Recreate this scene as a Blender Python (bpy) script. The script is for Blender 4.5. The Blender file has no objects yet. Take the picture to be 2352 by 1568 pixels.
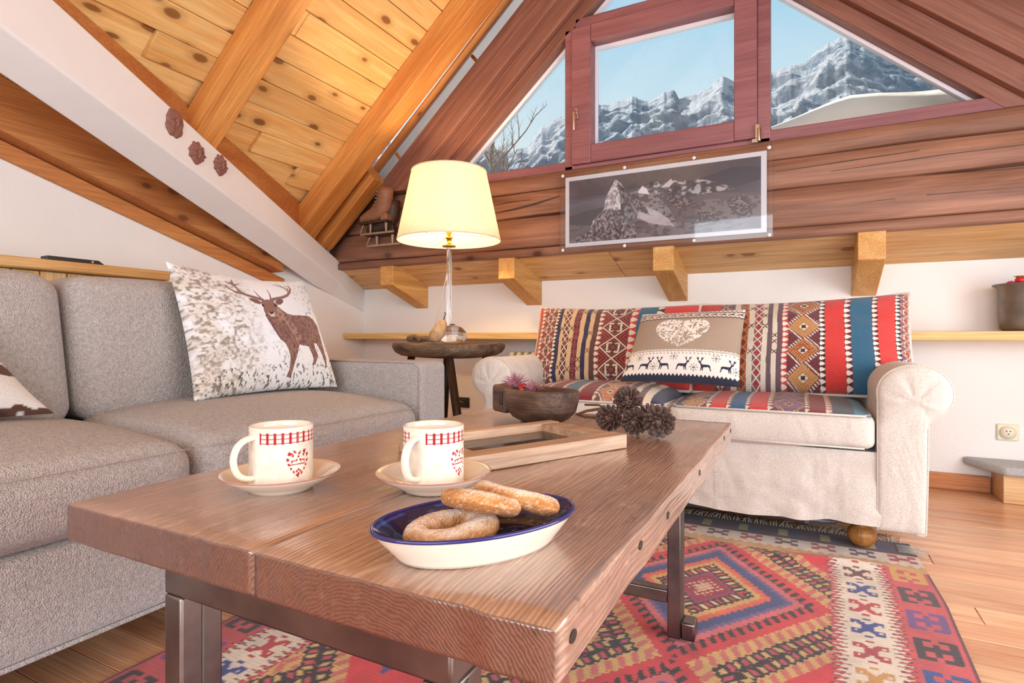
import bpy, bmesh, math, random
import numpy as np
from mathutils import Vector, Matrix

# ------------------------------------------------------------------ camera, sky, light, exposure
scene = bpy.context.scene
COL = scene.collection
R = math.radians
rng = np.random.default_rng(7)
random.seed(7)

def lin(c):
    c = np.asarray(c, dtype=float) / 255.0
    return np.where(c <= 0.04045, c / 12.92, ((c + 0.055) / 1.055) ** 2.4)
def C(r, g, b, a=1.0):
    l = lin((r, g, b)); return (float(l[0]), float(l[1]), float(l[2]), a)

cam_data = bpy.data.cameras.new('camera')
cam = bpy.data.objects.new('camera', cam_data); COL.objects.link(cam)
cam.location = (0, 0, 0.70)
cam.rotation_euler = (R(90), 0, R(27.3))
cam_data.sensor_width = 36.0
cam_data.lens = 1306 * 36.0 / 2352
cam_data.shift_y = -12 / 2352
cam_data.clip_start = 0.02
cam_data.clip_end = 20000
scene.camera = cam

vs = scene.view_settings
vs.view_transform = 'Standard'; vs.look = 'None'; vs.gamma = 1.0; vs.use_curve_mapping = False
vs.exposure = 0.0
scene.cycles.max_bounces = 10
scene.cycles.transparent_max_bounces = 16

world = bpy.data.worlds.new('sky'); scene.world = world
world.use_nodes = True
wn = world.node_tree; wn.nodes.clear()
wo = wn.nodes.new('ShaderNodeOutputWorld'); wb = wn.nodes.new('ShaderNodeBackground')
wc = wn.nodes.new('ShaderNodeTexCoord'); ws = wn.nodes.new('ShaderNodeSeparateXYZ'); wr = wn.nodes.new('ShaderNodeValToRGB')
wn.links.new(wc.outputs['Generated'], ws.inputs[0]); wn.links.new(ws.outputs['Z'], wr.inputs[0])
wr.color_ramp.elements[0].position = 0.0; wr.color_ramp.elements[0].color = C(240, 248, 250)
wr.color_ramp.elements[1].position = 1.0; wr.color_ramp.elements[1].color = C(84, 150, 216)
e = wr.color_ramp.elements.new(0.30); e.color = C(219, 240, 248)
e = wr.color_ramp.elements.new(0.48); e.color = C(176, 222, 245)
wn.links.new(wr.outputs[0], wb.inputs['Color']); wb.inputs['Strength'].default_value = 1.0
wn.links.new(wb.outputs[0], wo.inputs['Surface'])

def add_light(name, kind, loc, energy, color, target=None, size=None, size_y=None, angle=None):
    d = bpy.data.lights.new(name, kind); d.energy = energy; d.color = color
    o = bpy.data.objects.new(name, d); COL.objects.link(o); o.location = loc
    if kind == 'AREA':
        d.shape = 'RECTANGLE'; d.size = size; d.size_y = size_y
    if kind == 'SUN' and angle: d.angle = angle
    if target is not None:
        v = Vector(target) - Vector(loc)
        o.rotation_euler = v.to_track_quat('-Z', 'Y').to_euler()
    return o
# the sun stands to the left, along the gable; roof, wall and overhang keep it off the room
add_light('sun', 'SUN', (-78, 12, 62), 6.5, (1.0, 0.96, 0.90), (0, 0, 0), angle=R(0.6))
# added area light at an assumed, unseen right window; added fill behind the camera
add_light('assumed_daylight_right', 'AREA', (1.76, .95, .86), 62, (0.88, 0.94, 1.0), (0.0, .95, 0.86), 2.3, 1.2)
add_light('fill_rear', 'AREA', (0.2, -2.5, 1.35), 108, (0.84, 0.92, 1.0), (-0.4, 1.5, 0.9), 3.2, 1.9)

# ------------------------------------------------------------------ helpers
WORLD_LOC = {}
def tag(o, label=None, cat=None, group=None, kind=None):
    if label: o['label'] = label
    if cat: o['category'] = cat
    if group: o['group'] = group
    if kind: o['kind'] = kind
    return o
def thing(name, label, cat, loc=(0, 0, 0), rotz=0, group=None):
    o = bpy.data.objects.new(name, None); COL.objects.link(o)
    o.empty_display_size = 0.05
    o.location = loc; o.rotation_euler = (0, 0, rotz)
    WORLD_LOC[o.name] = Matrix.Translation(Vector(loc)) @ Matrix.Rotation(rotz, 4, 'Z')
    return tag(o, label, cat, group)
def put(o, parent=None, local=False):
    COL.objects.link(o)
    if parent is not None:
        o.parent = parent
        if not local and parent.name in WORLD_LOC:
            o.matrix_parent_inverse = WORLD_LOC[parent.name].inverted()
    return o
def mesh_from(name, v, f, mat=None, smooth=False):
    me = bpy.data.meshes.new(name)
    me.from_pydata([tuple(map(float, p)) for p in v], [], [tuple(int(i) for i in q) for q in f])
    me.update()
    if mat is not None: me.materials.append(mat)
    if smooth: me.polygons.foreach_set('use_smooth', [True] * len(me.polygons))
    return me
def mobj(name, v, f, mat, parent=None, smooth=False, local=False):
    return put(bpy.data.objects.new(name, mesh_from(name, v, f, mat, smooth)), parent, local)

class MB:
    """collects vertices and faces of ONE mesh"""
    def __init__(s): s.v = []; s.f = []
    def add(s, v, f):
        n = len(s.v); s.v += [tuple(p) for p in v]; s.f += [tuple(i + n for i in q) for q in f]; return s
    def box(s, x0, x1, y0, y1, z0, z1):
        return s.add([(x0,y0,z0),(x1,y0,z0),(x1,y1,z0),(x0,y1,z0),(x0,y0,z1),(x1,y0,z1),(x1,y1,z1),(x0,y1,z1)],
                     [(3,2,1,0),(4,5,6,7),(0,1,5,4),(1,2,6,5),(2,3,7,6),(3,0,4,7)])
    def hexa(s, p):   # 8 corners, bottom ring then top ring
        return s.add(p, [(3,2,1,0),(4,5,6,7),(0,1,5,4),(1,2,6,5),(2,3,7,6),(3,0,4,7)])
    def prism(s, a, b):   # two equal rings of points
        n = len(a)
        s.add(list(a) + list(b), [tuple(range(n - 1, -1, -1)), tuple(range(n, 2 * n))] +
              [(i, (i + 1) % n, n + (i + 1) % n, n + i) for i in range(n)])
        return s
    def tube(s, path, rad, seg=10, cap=True, flat=None):
        path = [np.array(p, float) for p in path]
        if np.isscalar(rad): rad = [rad] * len(path)
        up = np.array([0, 0, 1.0]); rings = []; prev = None
        for i, p in enumerate(path):
            t = path[min(i + 1, len(path) - 1)] - path[max(i - 1, 0)]
            t = t / (np.linalg.norm(t) + 1e-12)
            if prev is None:
                a = np.cross(t, up if abs(t[2]) < .95 else np.array([1.0, 0, 0]))
            else:
                a = prev - t * (prev @ t)
            a = a / (np.linalg.norm(a) + 1e-12); prev = a
            b = np.cross(t, a)
            r = rad[i]; ra, rb = (r if isinstance(r, (tuple, list)) else (r, r))
            rings.append([p + a * ra * math.cos(k * 2 * math.pi / seg) + b * rb * math.sin(k * 2 * math.pi / seg) for k in range(seg)])
        v = [q for r_ in rings for q in r_]; f = []
        for i in range(len(rings) - 1):
            for k in range(seg):
                f.append((i*seg+k, i*seg+(k+1) % seg, (i+1)*seg+(k+1) % seg, (i+1)*seg+k))
        if cap:
            f.append(tuple(range(seg - 1, -1, -1))); n = (len(rings) - 1) * seg; f.append(tuple(n + k for k in range(seg)))
        return s.add(v, f)
    def lathe(s, prof, c=(0, 0, 0), seg=32, sx=1.0, sy=1.0, a0=0.0, cap=False):
        v = []; f = []
        for (r, z) in prof:
            for k in range(seg):
                t = a0 + 2 * math.pi * k / seg
                v.append((c[0] + r * sx * math.cos(t), c[1] + r * sy * math.sin(t), c[2] + z))
        for i in range(len(prof) - 1):
            for k in range(seg):
                f.append((i*seg+k, i*seg+(k+1) % seg, (i+1)*seg+(k+1) % seg, (i+1)*seg+k))
        if cap:
            f.append(tuple(range(seg - 1, -1, -1))); n = (len(prof) - 1) * seg; f.append(tuple(n + k for k in range(seg)))
        return s.add(v, f)
    def mesh(s, name, mat, smooth=False, bevel=0, bseg=2):
        me = mesh_from(name, s.v, s.f, mat, False)
        bm = bmesh.new(); bm.from_mesh(me)
        bmesh.ops.recalc_face_normals(bm, faces=bm.faces)
        if bevel:
            es = [e for e in bm.edges if len(e.link_faces) == 2 and e.calc_face_angle(0) > R(30)]
            res = bmesh.ops.bevel(bm, geom=es, offset=bevel, segments=bseg, affect='EDGES', profile=0.5, clamp_overlap=True)
            for f_ in res['faces']: f_.smooth = True          # rounded edges smooth, large faces flat
        bm.to_mesh(me); bm.free()
        if smooth: me.polygons.foreach_set('use_smooth', [True] * len(me.polygons))
        return me
    def build(s, name, mat, parent=None, smooth=False, bevel=0, bseg=2, local=False):
        return put(bpy.data.objects.new(name, s.mesh(name, mat, smooth, bevel, bseg)), parent, local)

def grid_faces(w, h, wrap=False):
    i, j = np.meshgrid(np.arange(w - (0 if wrap else 1)), np.arange(h - 1))
    i = i.ravel(); j = j.ravel(); i2 = (i + 1) % w
    return np.stack([j*w+i, j*w+i2, (j+1)*w+i2, (j+1)*w+i], 1)
def np_mesh(name, V, F, mat, cols=None, smooth=True):
    """numpy vertices (n,3), quads (m,4), optional srgb colours (n,3)"""
    V = np.asarray(V, np.float32); F = np.asarray(F, np.int32)
    me = bpy.data.meshes.new(name)
    me.vertices.add(len(V)); me.vertices.foreach_set('co', V.ravel())
    me.loops.add(F.size); me.loops.foreach_set('vertex_index', F.ravel())
    me.polygons.add(len(F)); me.polygons.foreach_set('loop_start', np.arange(0, F.size, F.shape[1], dtype=np.int32))
    me.update(calc_edges=True); me.validate()
    if smooth: me.polygons.foreach_set('use_smooth', np.ones(len(me.polygons), bool))
    if cols is not None:
        at = me.color_attributes.new('Col', 'FLOAT_COLOR', 'POINT')
        cc = np.ones((len(V), 4), np.float32); cc[:, :3] = lin(np.clip(cols, 0, 255))
        at.data.foreach_set('color', cc.ravel())
    if mat is not None: me.materials.append(mat)
    me.update()
    return me
def npobj(name, V, F, mat, parent=None, cols=None, smooth=True, local=False):
    return put(bpy.data.objects.new(name, np_mesh(name, V, F, mat, cols, smooth)), parent, local)

def vnoise(w, h, cx, cy, seed=0, octaves=4):
    """fractal value noise in 0..1 on a w x h raster with cx x cy base cells"""
    g = np.random.default_rng(seed); out = np.zeros((h, w)); amp = 1; tot = 0
    for o in range(octaves):
        nx, ny = int(cx * 2**o) + 2, int(cy * 2**o) + 2
        a = g.random((ny + 1, nx + 1))
        x = np.linspace(0, nx - 1.001, w); y = np.linspace(0, ny - 1.001, h)
        xi = x.astype(int); yi = y.astype(int); fx = x - xi; fy = y - yi
        fx = fx*fx*(3-2*fx); fy = (fy*fy*(3-2*fy))[:, None]
        A = a[yi][:, xi]; B = a[yi][:, xi + 1]; Cc = a[yi + 1][:, xi]; D = a[yi + 1][:, xi + 1]
        out += amp * ((A*(1-fx)+B*fx)*(1-fy) + (Cc*(1-fx)+D*fx)*fy); tot += amp; amp *= .5
    return out / tot

class Canvas:
    """a printed or woven pattern, row 0 at the bottom, srgb 0..255, unit coordinates u right and v up"""
    def __init__(s, w, h, bg):
        s.w, s.h = w, h; s.a = np.empty((h, w, 3)); s.a[:] = bg
        s.u, s.v = np.meshgrid(np.linspace(0, 1, w), np.linspace(0, 1, h))
    def mask(s, m, col, alpha=1.0):
        m = np.asarray(m, float) * alpha
        s.a = s.a * (1 - m[..., None]) + np.asarray(col, float) * m[..., None]
    def inside(s, pts):
        pts = np.asarray(pts, float); m = np.zeros((s.h, s.w), bool)
        x0 = max(0, int(pts[:, 0].min() * (s.w-1))); x1 = min(s.w, int(pts[:, 0].max() * (s.w-1)) + 2)
        y0 = max(0, int(pts[:, 1].min() * (s.h-1))); y1 = min(s.h, int(pts[:, 1].max() * (s.h-1)) + 2)
        if x1 <= x0 or y1 <= y0: return m
        U = s.u[y0:y1, x0:x1]; V = s.v[y0:y1, x0:x1]; r = np.zeros(U.shape, bool)
        n = len(pts)
        for i in range(n):
            a = pts[i]; b = pts[(i + 1) % n]
            if a[1] == b[1]: continue
            c = ((a[1] > V) != (b[1] > V)) & (U < (b[0]-a[0]) * (V-a[1]) / (b[1]-a[1]) + a[0])
            r ^= c
        m[y0:y1, x0:x1] = r
        return m
    def poly(s, pts, col, alpha=1.0):
        m = s.inside(pts); s.mask(m, col, alpha); return m
    def line(s, pts, w0, w1, col, asp=1.0):
        """polyline whose half width tapers from w0 to w1 (unit: u), asp = height/width of the print"""
        n = len(pts) - 1
        for i in range(n):
            a = np.array(pts[i], float); b = np.array(pts[i + 1], float)
            d = b - a; d2 = np.array([d[0], d[1] * asp]); L2 = d2 @ d2 + 1e-12
            px = s.u - a[0]; py = (s.v - a[1]) * asp
            t = np.clip((px * d2[0] + py * d2[1]) / L2, 0, 1)
            dist = np.hypot(px - t * d2[0], py - t * d2[1])
            wa = w0 + (w1 - w0) * i / n; wb_ = w0 + (w1 - w0) * (i + 1) / n
            s.mask(dist < wa + (wb_ - wa) * t, col)
    def disc(s, c, r, col, asp=1.0):
        s.mask(np.hypot(s.u - c[0], (s.v - c[1]) * asp) < r, col)
    def flat(s): return s.a.reshape(-1, 3)

def homog(quad):
    """projective map from the four corners TL,TR,BR,BL (y down) to the unit square"""
    dst = [(0, 1), (1, 1), (1, 0), (0, 0)]; A = []; b = []
    for (x, y), (u, v) in zip(quad, dst):
        A.append([x, y, 1, 0, 0, 0, -u*x, -u*y]); b.append(u)
        A.append([0, 0, 0, x, y, 1, -v*x, -v*y]); b.append(v)
    hh = np.linalg.solve(np.array(A, float), np.array(b, float)); H = np.append(hh, 1).reshape(3, 3)
    def m(pts):
        p = np.asarray(pts, float); q = np.c_[p, np.ones(len(p))] @ H.T
        return q[:, :2] / q[:, 2:]
    return m

# ------------------------------------------------------------------ materials
def new_mat(name):
    m = bpy.data.materials.new(name); m.use_nodes = True
    nt = m.node_tree; nt.nodes.clear()
    out = nt.nodes.new('ShaderNodeOutputMaterial')
    return m, nt, out
def node(nt, t, **kw):
    n = nt.nodes.new(t)
    for k, v in kw.items():
        if k.startswith('_'): setattr(n, k[1:], v)
        else: n.inputs[k.replace('__', ' ')].default_value = v
    return n
def link(nt, a, b): nt.links.new(a, b)
def principled(nt, out, rough=.5, metal=0.0, spec=.5):
    p = nt.nodes.new('ShaderNodeBsdfPrincipled')
    p.inputs['Roughness'].default_value = rough; p.inputs['Metallic'].default_value = metal
    p.inputs['Specular IOR Level'].default_value = spec
    link(nt, p.outputs[0], out.inputs['Surface']); return p
def mixc(nt, fac, a, b, mode='MIX'):
    n = nt.nodes.new('ShaderNodeMix'); n.data_type = 'RGBA'; n.blend_type = mode
    for key, val in ((0, fac), (6, a), (7, b)):
        if hasattr(val, 'is_linked') or isinstance(val, bpy.types.NodeSocket): link(nt, val, n.inputs[key])
        else: n.inputs[key].default_value = val
    return n.outputs[2]
def ramp(nt, src, stops):
    n = nt.nodes.new('ShaderNodeValToRGB'); link(nt, src, n.inputs[0])
    el = n.color_ramp.elements
    el[0].position, el[0].color = stops[0]; el[1].position, el[1].color = stops[-1]
    for p, c in stops[1:-1]:
        e_ = el.new(p); e_.color = c
    return n.outputs[0]
def g(x): return (x, x, x, 1)
def coords(nt, scale=(1, 1, 1), rand=0.0, kind='Object'):
    tc = nt.nodes.new('ShaderNodeTexCoord'); src = tc.outputs[kind]
    if rand:
        oi = nt.nodes.new('ShaderNodeObjectInfo'); vm = nt.nodes.new('ShaderNodeVectorMath'); vm.operation = 'SCALE'
        cv = nt.nodes.new('ShaderNodeCombineXYZ')
        for i, k in enumerate((1.0, 1.7, 2.3)):
            mm = nt.nodes.new('ShaderNodeMath'); mm.operation = 'MULTIPLY'; link(nt, oi.outputs['Random'], mm.inputs[0]); mm.inputs[1].default_value = k * rand
            link(nt, mm.outputs[0], cv.inputs[i])
        ad = nt.nodes.new('ShaderNodeVectorMath'); ad.operation = 'ADD'; link(nt, src, ad.inputs[0]); link(nt, cv.outputs[0], ad.inputs[1]); src = ad.outputs[0]
    mp = nt.nodes.new('ShaderNodeMapping'); mp.inputs['Scale'].default_value = scale; link(nt, src, mp.inputs[0])
    return mp.outputs[0]
def noise(nt, vec, scale, detail=4, rough=.55, dist=0.0):
    n = nt.nodes.new('ShaderNodeTexNoise'); link(nt, vec, n.inputs['Vector'])
    n.inputs['Scale'].default_value = scale; n.inputs['Detail'].default_value = detail
    n.inputs['Roughness'].default_value = rough; n.inputs['Distortion'].default_value = dist
    return n.outputs['Fac']
def bump(nt, p, h, strength=.3, dist=.01):
    b = nt.nodes.new('ShaderNodeBump'); b.inputs['Strength'].default_value = strength; b.inputs['Distance'].default_value = dist
    link(nt, h, b.inputs['Height']); link(nt, b.outputs[0], p.inputs['Normal']); return b

def plain(name, col, rough=.5, metal=0.0, var=.06, vscale=6, bmp=None, spec=.5, coat=0.0, sheen=0.0):
    m, nt, out = new_mat(name); p = principled(nt, out, rough, metal, spec)
    co = coords(nt); n1 = noise(nt, co, vscale, 3)
    c0 = tuple(max(0, x * (1 - var * 2)) for x in col[:3]) + (1,); c1 = tuple(min(1, x * (1 + var * 2)) for x in col[:3]) + (1,)
    link(nt, ramp(nt, n1, [(.25, c0), (.75, c1)]), p.inputs['Base Color'])
    if coat: p.inputs['Coat Weight'].default_value = coat; p.inputs['Coat Roughness'].default_value = .08
    if sheen: p.inputs['Sheen Weight'].default_value = sheen; p.inputs['Sheen Roughness'].default_value = .6
    if bmp: bump(nt, p, noise(nt, co, bmp[0], 3), bmp[1], bmp[2] if len(bmp) > 2 else .01)
    return m

def wood(name, dark, light, axis='Y', rough=.5, knots=0.0, knotcol=C(90, 45, 20), grain=1.0, rings=16.0, rand=7.0, var=.12, spec=.4, blotch=None, bstr=.25):
    """grain runs along the given local axis"""
    m, nt, out = new_mat(name); p = principled(nt, out, rough, 0, spec)
    def sc(a, l): return tuple(l if ax == axis else a for ax in 'XYZ')
    c1 = coords(nt, sc(1, .09), rand)
    base = noise(nt, c1, rings, 3, .5, 1.2)
    c2 = coords(nt, sc(1, .02), rand)
    fine = noise(nt, c2, 190, 3, .6)
    col = ramp(nt, base, [(.28, dark), (.52, tuple((a + b) / 2 for a, b in zip(dark, light))), (.72, light)])
    fr = ramp(nt, fine, [(.3, g(1 - .35 * grain)), (.62, g(1.0))])
    col = mixc(nt, 1.0, col, fr, 'MULTIPLY')
    oi = nt.nodes.new('ShaderNodeObjectInfo')
    vr = ramp(nt, oi.outputs['Random'], [(0, g(1 - var)), (1, g(1 + var))])
    col = mixc(nt, 1.0, col, vr, 'MULTIPLY')
    if knots:
        ck = coords(nt, sc(1, .55), rand)
        dn = noise(nt, ck, 14, 2)
        vo = nt.nodes.new('ShaderNodeTexVoronoi'); vo.inputs['Scale'].default_value = 8.0; vo.voronoi_dimensions = '2D'
        sx = nt.nodes.new('ShaderNodeSeparateXYZ'); link(nt, ck, sx.inputs[0]); oth = [k_ for k_ in 'XYZ' if k_ != axis]
        sm_ = nt.nodes.new('ShaderNodeMath'); sm_.operation = 'ADD'; link(nt, sx.outputs[oth[0]], sm_.inputs[0]); link(nt, sx.outputs[oth[1]], sm_.inputs[1])
        cx_ = nt.nodes.new('ShaderNodeCombineXYZ'); link(nt, sm_.outputs[0], cx_.inputs[0]); link(nt, sx.outputs[axis], cx_.inputs[1])
        link(nt, cx_.outputs[0], vo.inputs['Vector'])
        sep = nt.nodes.new('ShaderNodeSeparateColor'); link(nt, vo.outputs['Color'], sep.inputs[0])
        ma = nt.nodes.new('ShaderNodeMath'); ma.operation = 'MULTIPLY_ADD'; link(nt, dn, ma.inputs[0]); ma.inputs[1].default_value = .09; link(nt, vo.outputs['Distance'], ma.inputs[2])
        vz = nt.nodes.new('ShaderNodeMath'); vz.operation = 'MULTIPLY_ADD'; link(nt, sep.outputs[1], vz.inputs[0]); vz.inputs[1].default_value = .085; vz.inputs[2].default_value = -.03
        ms = nt.nodes.new('ShaderNodeMath'); ms.operation = 'ADD'; link(nt, ma.outputs[0], ms.inputs[0]); link(nt, vz.outputs[0], ms.inputs[1]); ma = ms
        k = ramp(nt, ma.outputs[0], [(.115, g(1)), (.15, g(.8)), (.185, g(0))])
        sel = ramp(nt, sep.outputs[0], [(1 - knots - .01, g(0)), (1 - knots, g(1))])
        kk = mixc(nt, 1.0, k, sel, 'MULTIPLY')
        col = mixc(nt, kk, col, knotcol)
        halo = ramp(nt, ma.outputs[0], [(.15, g(.5)), (.36, g(0))])
        hh = mixc(nt, 1.0, halo, sel, 'MULTIPLY')
        col = mixc(nt, hh, col, mixc(nt, .6, dark, knotcol))
    if blotch:
        cb = coords(nt, sc(1, .5), rand)
        bl = ramp(nt, noise(nt, cb, blotch[1], 5, .65), [(.45, g(0)), (.72, g(1))])
        col = mixc(nt, bl, col, blotch[0])
    link(nt, col, p.inputs['Base Color'])
    hsum = nt.nodes.new('ShaderNodeMath'); hsum.operation = 'ADD'; link(nt, base, hsum.inputs[0]); link(nt, fine, hsum.inputs[1])
    bump(nt, p, hsum.outputs[0], bstr, .004)
    return m

def printed(name, rough=.8, weave=(700, .35), sheen=.2, spec=.3, rel=.002, kind='noise'):
    m, nt, out = new_mat(name); p = principled(nt, out, rough, 0, spec)
    a = nt.nodes.new('ShaderNodeVertexColor'); a.layer_name = 'Col'
    co = coords(nt); n1 = noise(nt, co, weave[0], 2)
    col = mixc(nt, 1.0, a.outputs['Color'], ramp(nt, n1, [(.25, g(.80)), (.7, g(1.08))]), 'MULTIPLY')
    link(nt, col, p.inputs['Base Color'])
    p.inputs['Sheen Weight'].default_value = sheen
    if weave[1]: bump(nt, p, n1, weave[1], rel)
    return m

def fabric(name, col, scale=420, bstr=.6, dist=.004, rough=.9, sheen=.3, wr=None):
    m, nt, out = new_mat(name); p = principled(nt, out, rough, 0, .2)
    co = coords(nt)
    vo = nt.nodes.new('ShaderNodeTexVoronoi'); vo.inputs['Scale'].default_value = scale; link(nt, co, vo.inputs['Vector'])
    n1 = noise(nt, co, scale * .35, 3)
    big = noise(nt, co, 2.5, 2)
    c0 = tuple(x * .80 for x in col[:3]) + (1,); c1 = tuple(min(1, x * 1.1) for x in col[:3]) + (1,)
    cc = ramp(nt, n1, [(.3, c0), (.65, c1)])
    cc = mixc(nt, 1.0, cc, ramp(nt, vo.outputs['Distance'], [(.1, g(1.03)), (.7, g(.80))]), 'MULTIPLY')
    cc = mixc(nt, 1.0, cc, ramp(nt, big, [(.2, g(.95)), (.8, g(1.04))]), 'MULTIPLY')
    link(nt, cc, p.inputs['Base Color'])
    p.inputs['Sheen Weight'].default_value = sheen
    h = nt.nodes.new('ShaderNodeMath'); h.operation = 'SUBTRACT'; link(nt, n1, h.inputs[0]); link(nt, vo.outputs['Distance'], h.inputs[1])
    b1 = nt.nodes.new('ShaderNodeBump'); b1.inputs['Strength'].default_value = bstr; b1.inputs['Distance'].default_value = dist
    link(nt, h.outputs[0], b1.inputs['Height'])
    if wr:
        wn_ = noise(nt, coords(nt, wr[2]), wr[0], 3, .5, 1.0)
        b2 = nt.nodes.new('ShaderNodeBump'); b2.inputs['Strength'].default_value = wr[1]; b2.inputs['Distance'].default_value = .03
        link(nt, wn_, b2.inputs['Height']); link(nt, b1.outputs[0], b2.inputs['Normal']); link(nt, b2.outputs[0], p.inputs['Normal'])
    else: link(nt, b1.outputs[0], p.inputs['Normal'])
    return m

def pane_mat(name, refl=.06, tint=(1, 1, 1, 1)):
    m, nt, out = new_mat(name)
    t = nt.nodes.new('ShaderNodeBsdfTransparent'); t.inputs[0].default_value = tint
    gl = nt.nodes.new('ShaderNodeBsdfGlossy'); gl.inputs['Roughness'].default_value = .03
    fr = nt.nodes.new('ShaderNodeFresnel'); fr.inputs[0].default_value = 1.45
    sm = ramp(nt, noise(nt, coords(nt), 3, 3), [(.3, g(.9)), (.8, g(1.1))])
    mu = nt.nodes.new('ShaderNodeMath'); mu.operation = 'MULTIPLY'; link(nt, fr.outputs[0], mu.inputs[0]); link(nt, sm, mu.inputs[1])
    mx = nt.nodes.new('ShaderNodeMixShader'); link(nt, mu.outputs[0], mx.inputs[0])
    link(nt, t.outputs[0], mx.inputs[1]); link(nt, gl.outputs[0], mx.inputs[2]); link(nt, mx.outputs[0], out.inputs['Surface'])
    return m

def glass_mat(name, col=(1, 1, 1, 1), rough=.0, ior=1.45):
    m, nt, out = new_mat(name); p = principled(nt, out, rough)
    p.inputs['Base Color'].default_value = col; p.inputs['Transmission Weight'].default_value = 1.0; p.inputs['IOR'].default_value = ior
    return m

M = {}
M['plaster'] = plain('plaster', C(242, 236, 232), .85, var=.012, vscale=3, bmp=(60, .25, .006))
M['white_paint'] = plain('white_paint', C(240, 238, 238), .6, var=.012, bmp=(25, .12, .006))
M['pine_ceiling'] = wood('pine_ceiling', C(236, 180, 106), C(250, 214, 148), 'Y', .48, knots=.5, knotcol=C(104, 52, 20), var=.07, grain=.6)
M['pine_x'] = wood('pine_x', C(216, 160, 96), C(242, 205, 150), 'X', .5, knots=.3, knotcol=C(120, 62, 28))
M['pine_rafter'] = wood('pine_rafter', C(205, 126, 58), C(236, 172, 98), 'X', .48, knots=.12, knotcol=C(96, 48, 18), rings=9)
M['pine_rafter_y'] = wood('pine_rafter_y', C(186, 110, 56), C(214, 146, 84), 'Y', .5, knots=.12, knotcol=C(96, 48, 18), rings=9)
M['corbel'] = wood('corbel', C(214, 150, 78), C(242, 192, 118), 'Y', .5, knots=.15, knotcol=C(120, 60, 24), rings=9)
M['ledge'] = wood('ledge', C(228, 178, 100), C(246, 214, 150), 'X', .45, knots=.05)
M['log'] = wood('log', C(120, 80, 62), C(172, 124, 100), 'X', .5, knots=.05, knotcol=C(72, 38, 26), rings=12, grain=.8, var=.06, bstr=.25)
M['frame'] = wood('frame', C(136, 86, 90), C(162, 108, 110), 'X', .42, rings=14, grain=.6, var=.05)
M['frame_rake'] = wood('frame_rake', C(126, 80, 66), C(164, 114, 96), 'X', .45, rings=14, grain=.9, var=.05, knots=.04, knotcol=C(70, 34, 24))
M['floor'] = wood('floor', C(212, 146, 104), C(246, 198, 156), 'X', .24, rings=10, grain=.8, var=.16, knots=.0, spec=.5)
M['baseboard'] = wood('baseboard', C(196, 116, 66), C(222, 146, 92), 'X', .4, rings=10)
def old_plank(name):
    """solid growth rings around a pith below the plank: arcs on the end, long grain on top; worn and scratched"""
    m, nt, out = new_mat(name); p = principled(nt, out, .40, 0, .7)
    p.inputs['Coat Weight'].default_value = 1.0; p.inputs['Coat Roughness'].default_value = .22; p.inputs['Coat IOR'].default_value = 1.95
    def cmap(loc, scl):
        tc = nt.nodes.new('ShaderNodeTexCoord'); mp = nt.nodes.new('ShaderNodeMapping'); mp.inputs['Location'].default_value = loc; mp.inputs['Scale'].default_value = scl
        link(nt, tc.outputs['Object'], mp.inputs[0]); return mp.outputs[0]
    wv = nt.nodes.new('ShaderNodeTexWave'); wv.wave_type = 'RINGS'; wv.rings_direction = 'Y'
    wv.inputs['Scale'].default_value = 88; wv.inputs['Distortion'].default_value = 13.0; wv.inputs['Detail'].default_value = 3; wv.inputs['Detail Scale'].default_value = .45
    link(nt, cmap((.33, 0, -.37), (1, .10, 1)), wv.inputs['Vector'])
    rg_ = ramp(nt, wv.outputs['Fac'], [(.0, C(150, 112, 92)), (.55, C(168, 130, 109)), (1, C(178, 141, 119))])
    fine = noise(nt, cmap((0, 0, 0), (1, .035, 1)), 260, 4, .65)
    col = mixc(nt, 1.0, rg_, ramp(nt, fine, [(.30, g(.58)), (.52, g(.98)), (.75, g(1.12))]), 'MULTIPLY')
    big = noise(nt, cmap((0, 0, 0), (1, .45, 1)), 7, 5, .65)
    col = mixc(nt, 1.0, col, ramp(nt, big, [(.30, g(.66)), (.5, g(1.0)), (.72, g(1.16))]), 'MULTIPLY')
    pale = ramp(nt, noise(nt, cmap((3, 1, 0), (1, .30, 1)), 46, 6, .75), [(.57, g(0)), (.70, g(.6))])
    col = mixc(nt, pale, col, C(214, 184, 162))
    dk = ramp(nt, noise(nt, cmap((7, 2, 0), (1, .45, 1)), 30, 5, .7), [(.62, g(0)), (.72, g(.8))])
    col = mixc(nt, dk, col, C(70, 44, 34))
    # end grain faces get a darker tint
    ge = nt.nodes.new('ShaderNodeNewGeometry'); se = nt.nodes.new('ShaderNodeSeparateXYZ'); link(nt, ge.outputs['Normal'], se.inputs[0])
    ab = nt.nodes.new('ShaderNodeMath'); ab.operation = 'ABSOLUTE'; link(nt, se.outputs['Y'], ab.inputs[0])
    endf = ramp(nt, ab.outputs[0], [(.45, g(0)), (.75, g(1))])
    col = mixc(nt, endf, col, mixc(nt, 1.0, col, C(166, 134, 118), 'MULTIPLY'))
    link(nt, col, p.inputs['Base Color'])
    link(nt, ramp(nt, big, [(.3, g(.52)), (.7, g(.30))]), p.inputs['Roughness'])
    h = nt.nodes.new('ShaderNodeMath'); h.operation = 'ADD'; link(nt, wv.outputs['Fac'], h.inputs[0]); link(nt, fine, h.inputs[1])
    b = bump(nt, p, h.outputs[0], .12, .0025)
    link(nt, b.outputs[0], p.inputs['Coat Normal'])
    return m
M['table'] = old_plank('old_plank')
M['oak'] = wood('oak', C(140, 86, 36), C(190, 128, 66), 'Z', .3, rings=30)
M['frame_pale'] = wood('frame_pale', C(176, 140, 112), C(212, 180, 152), 'X', .5, rings=40, grain=.8)
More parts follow.
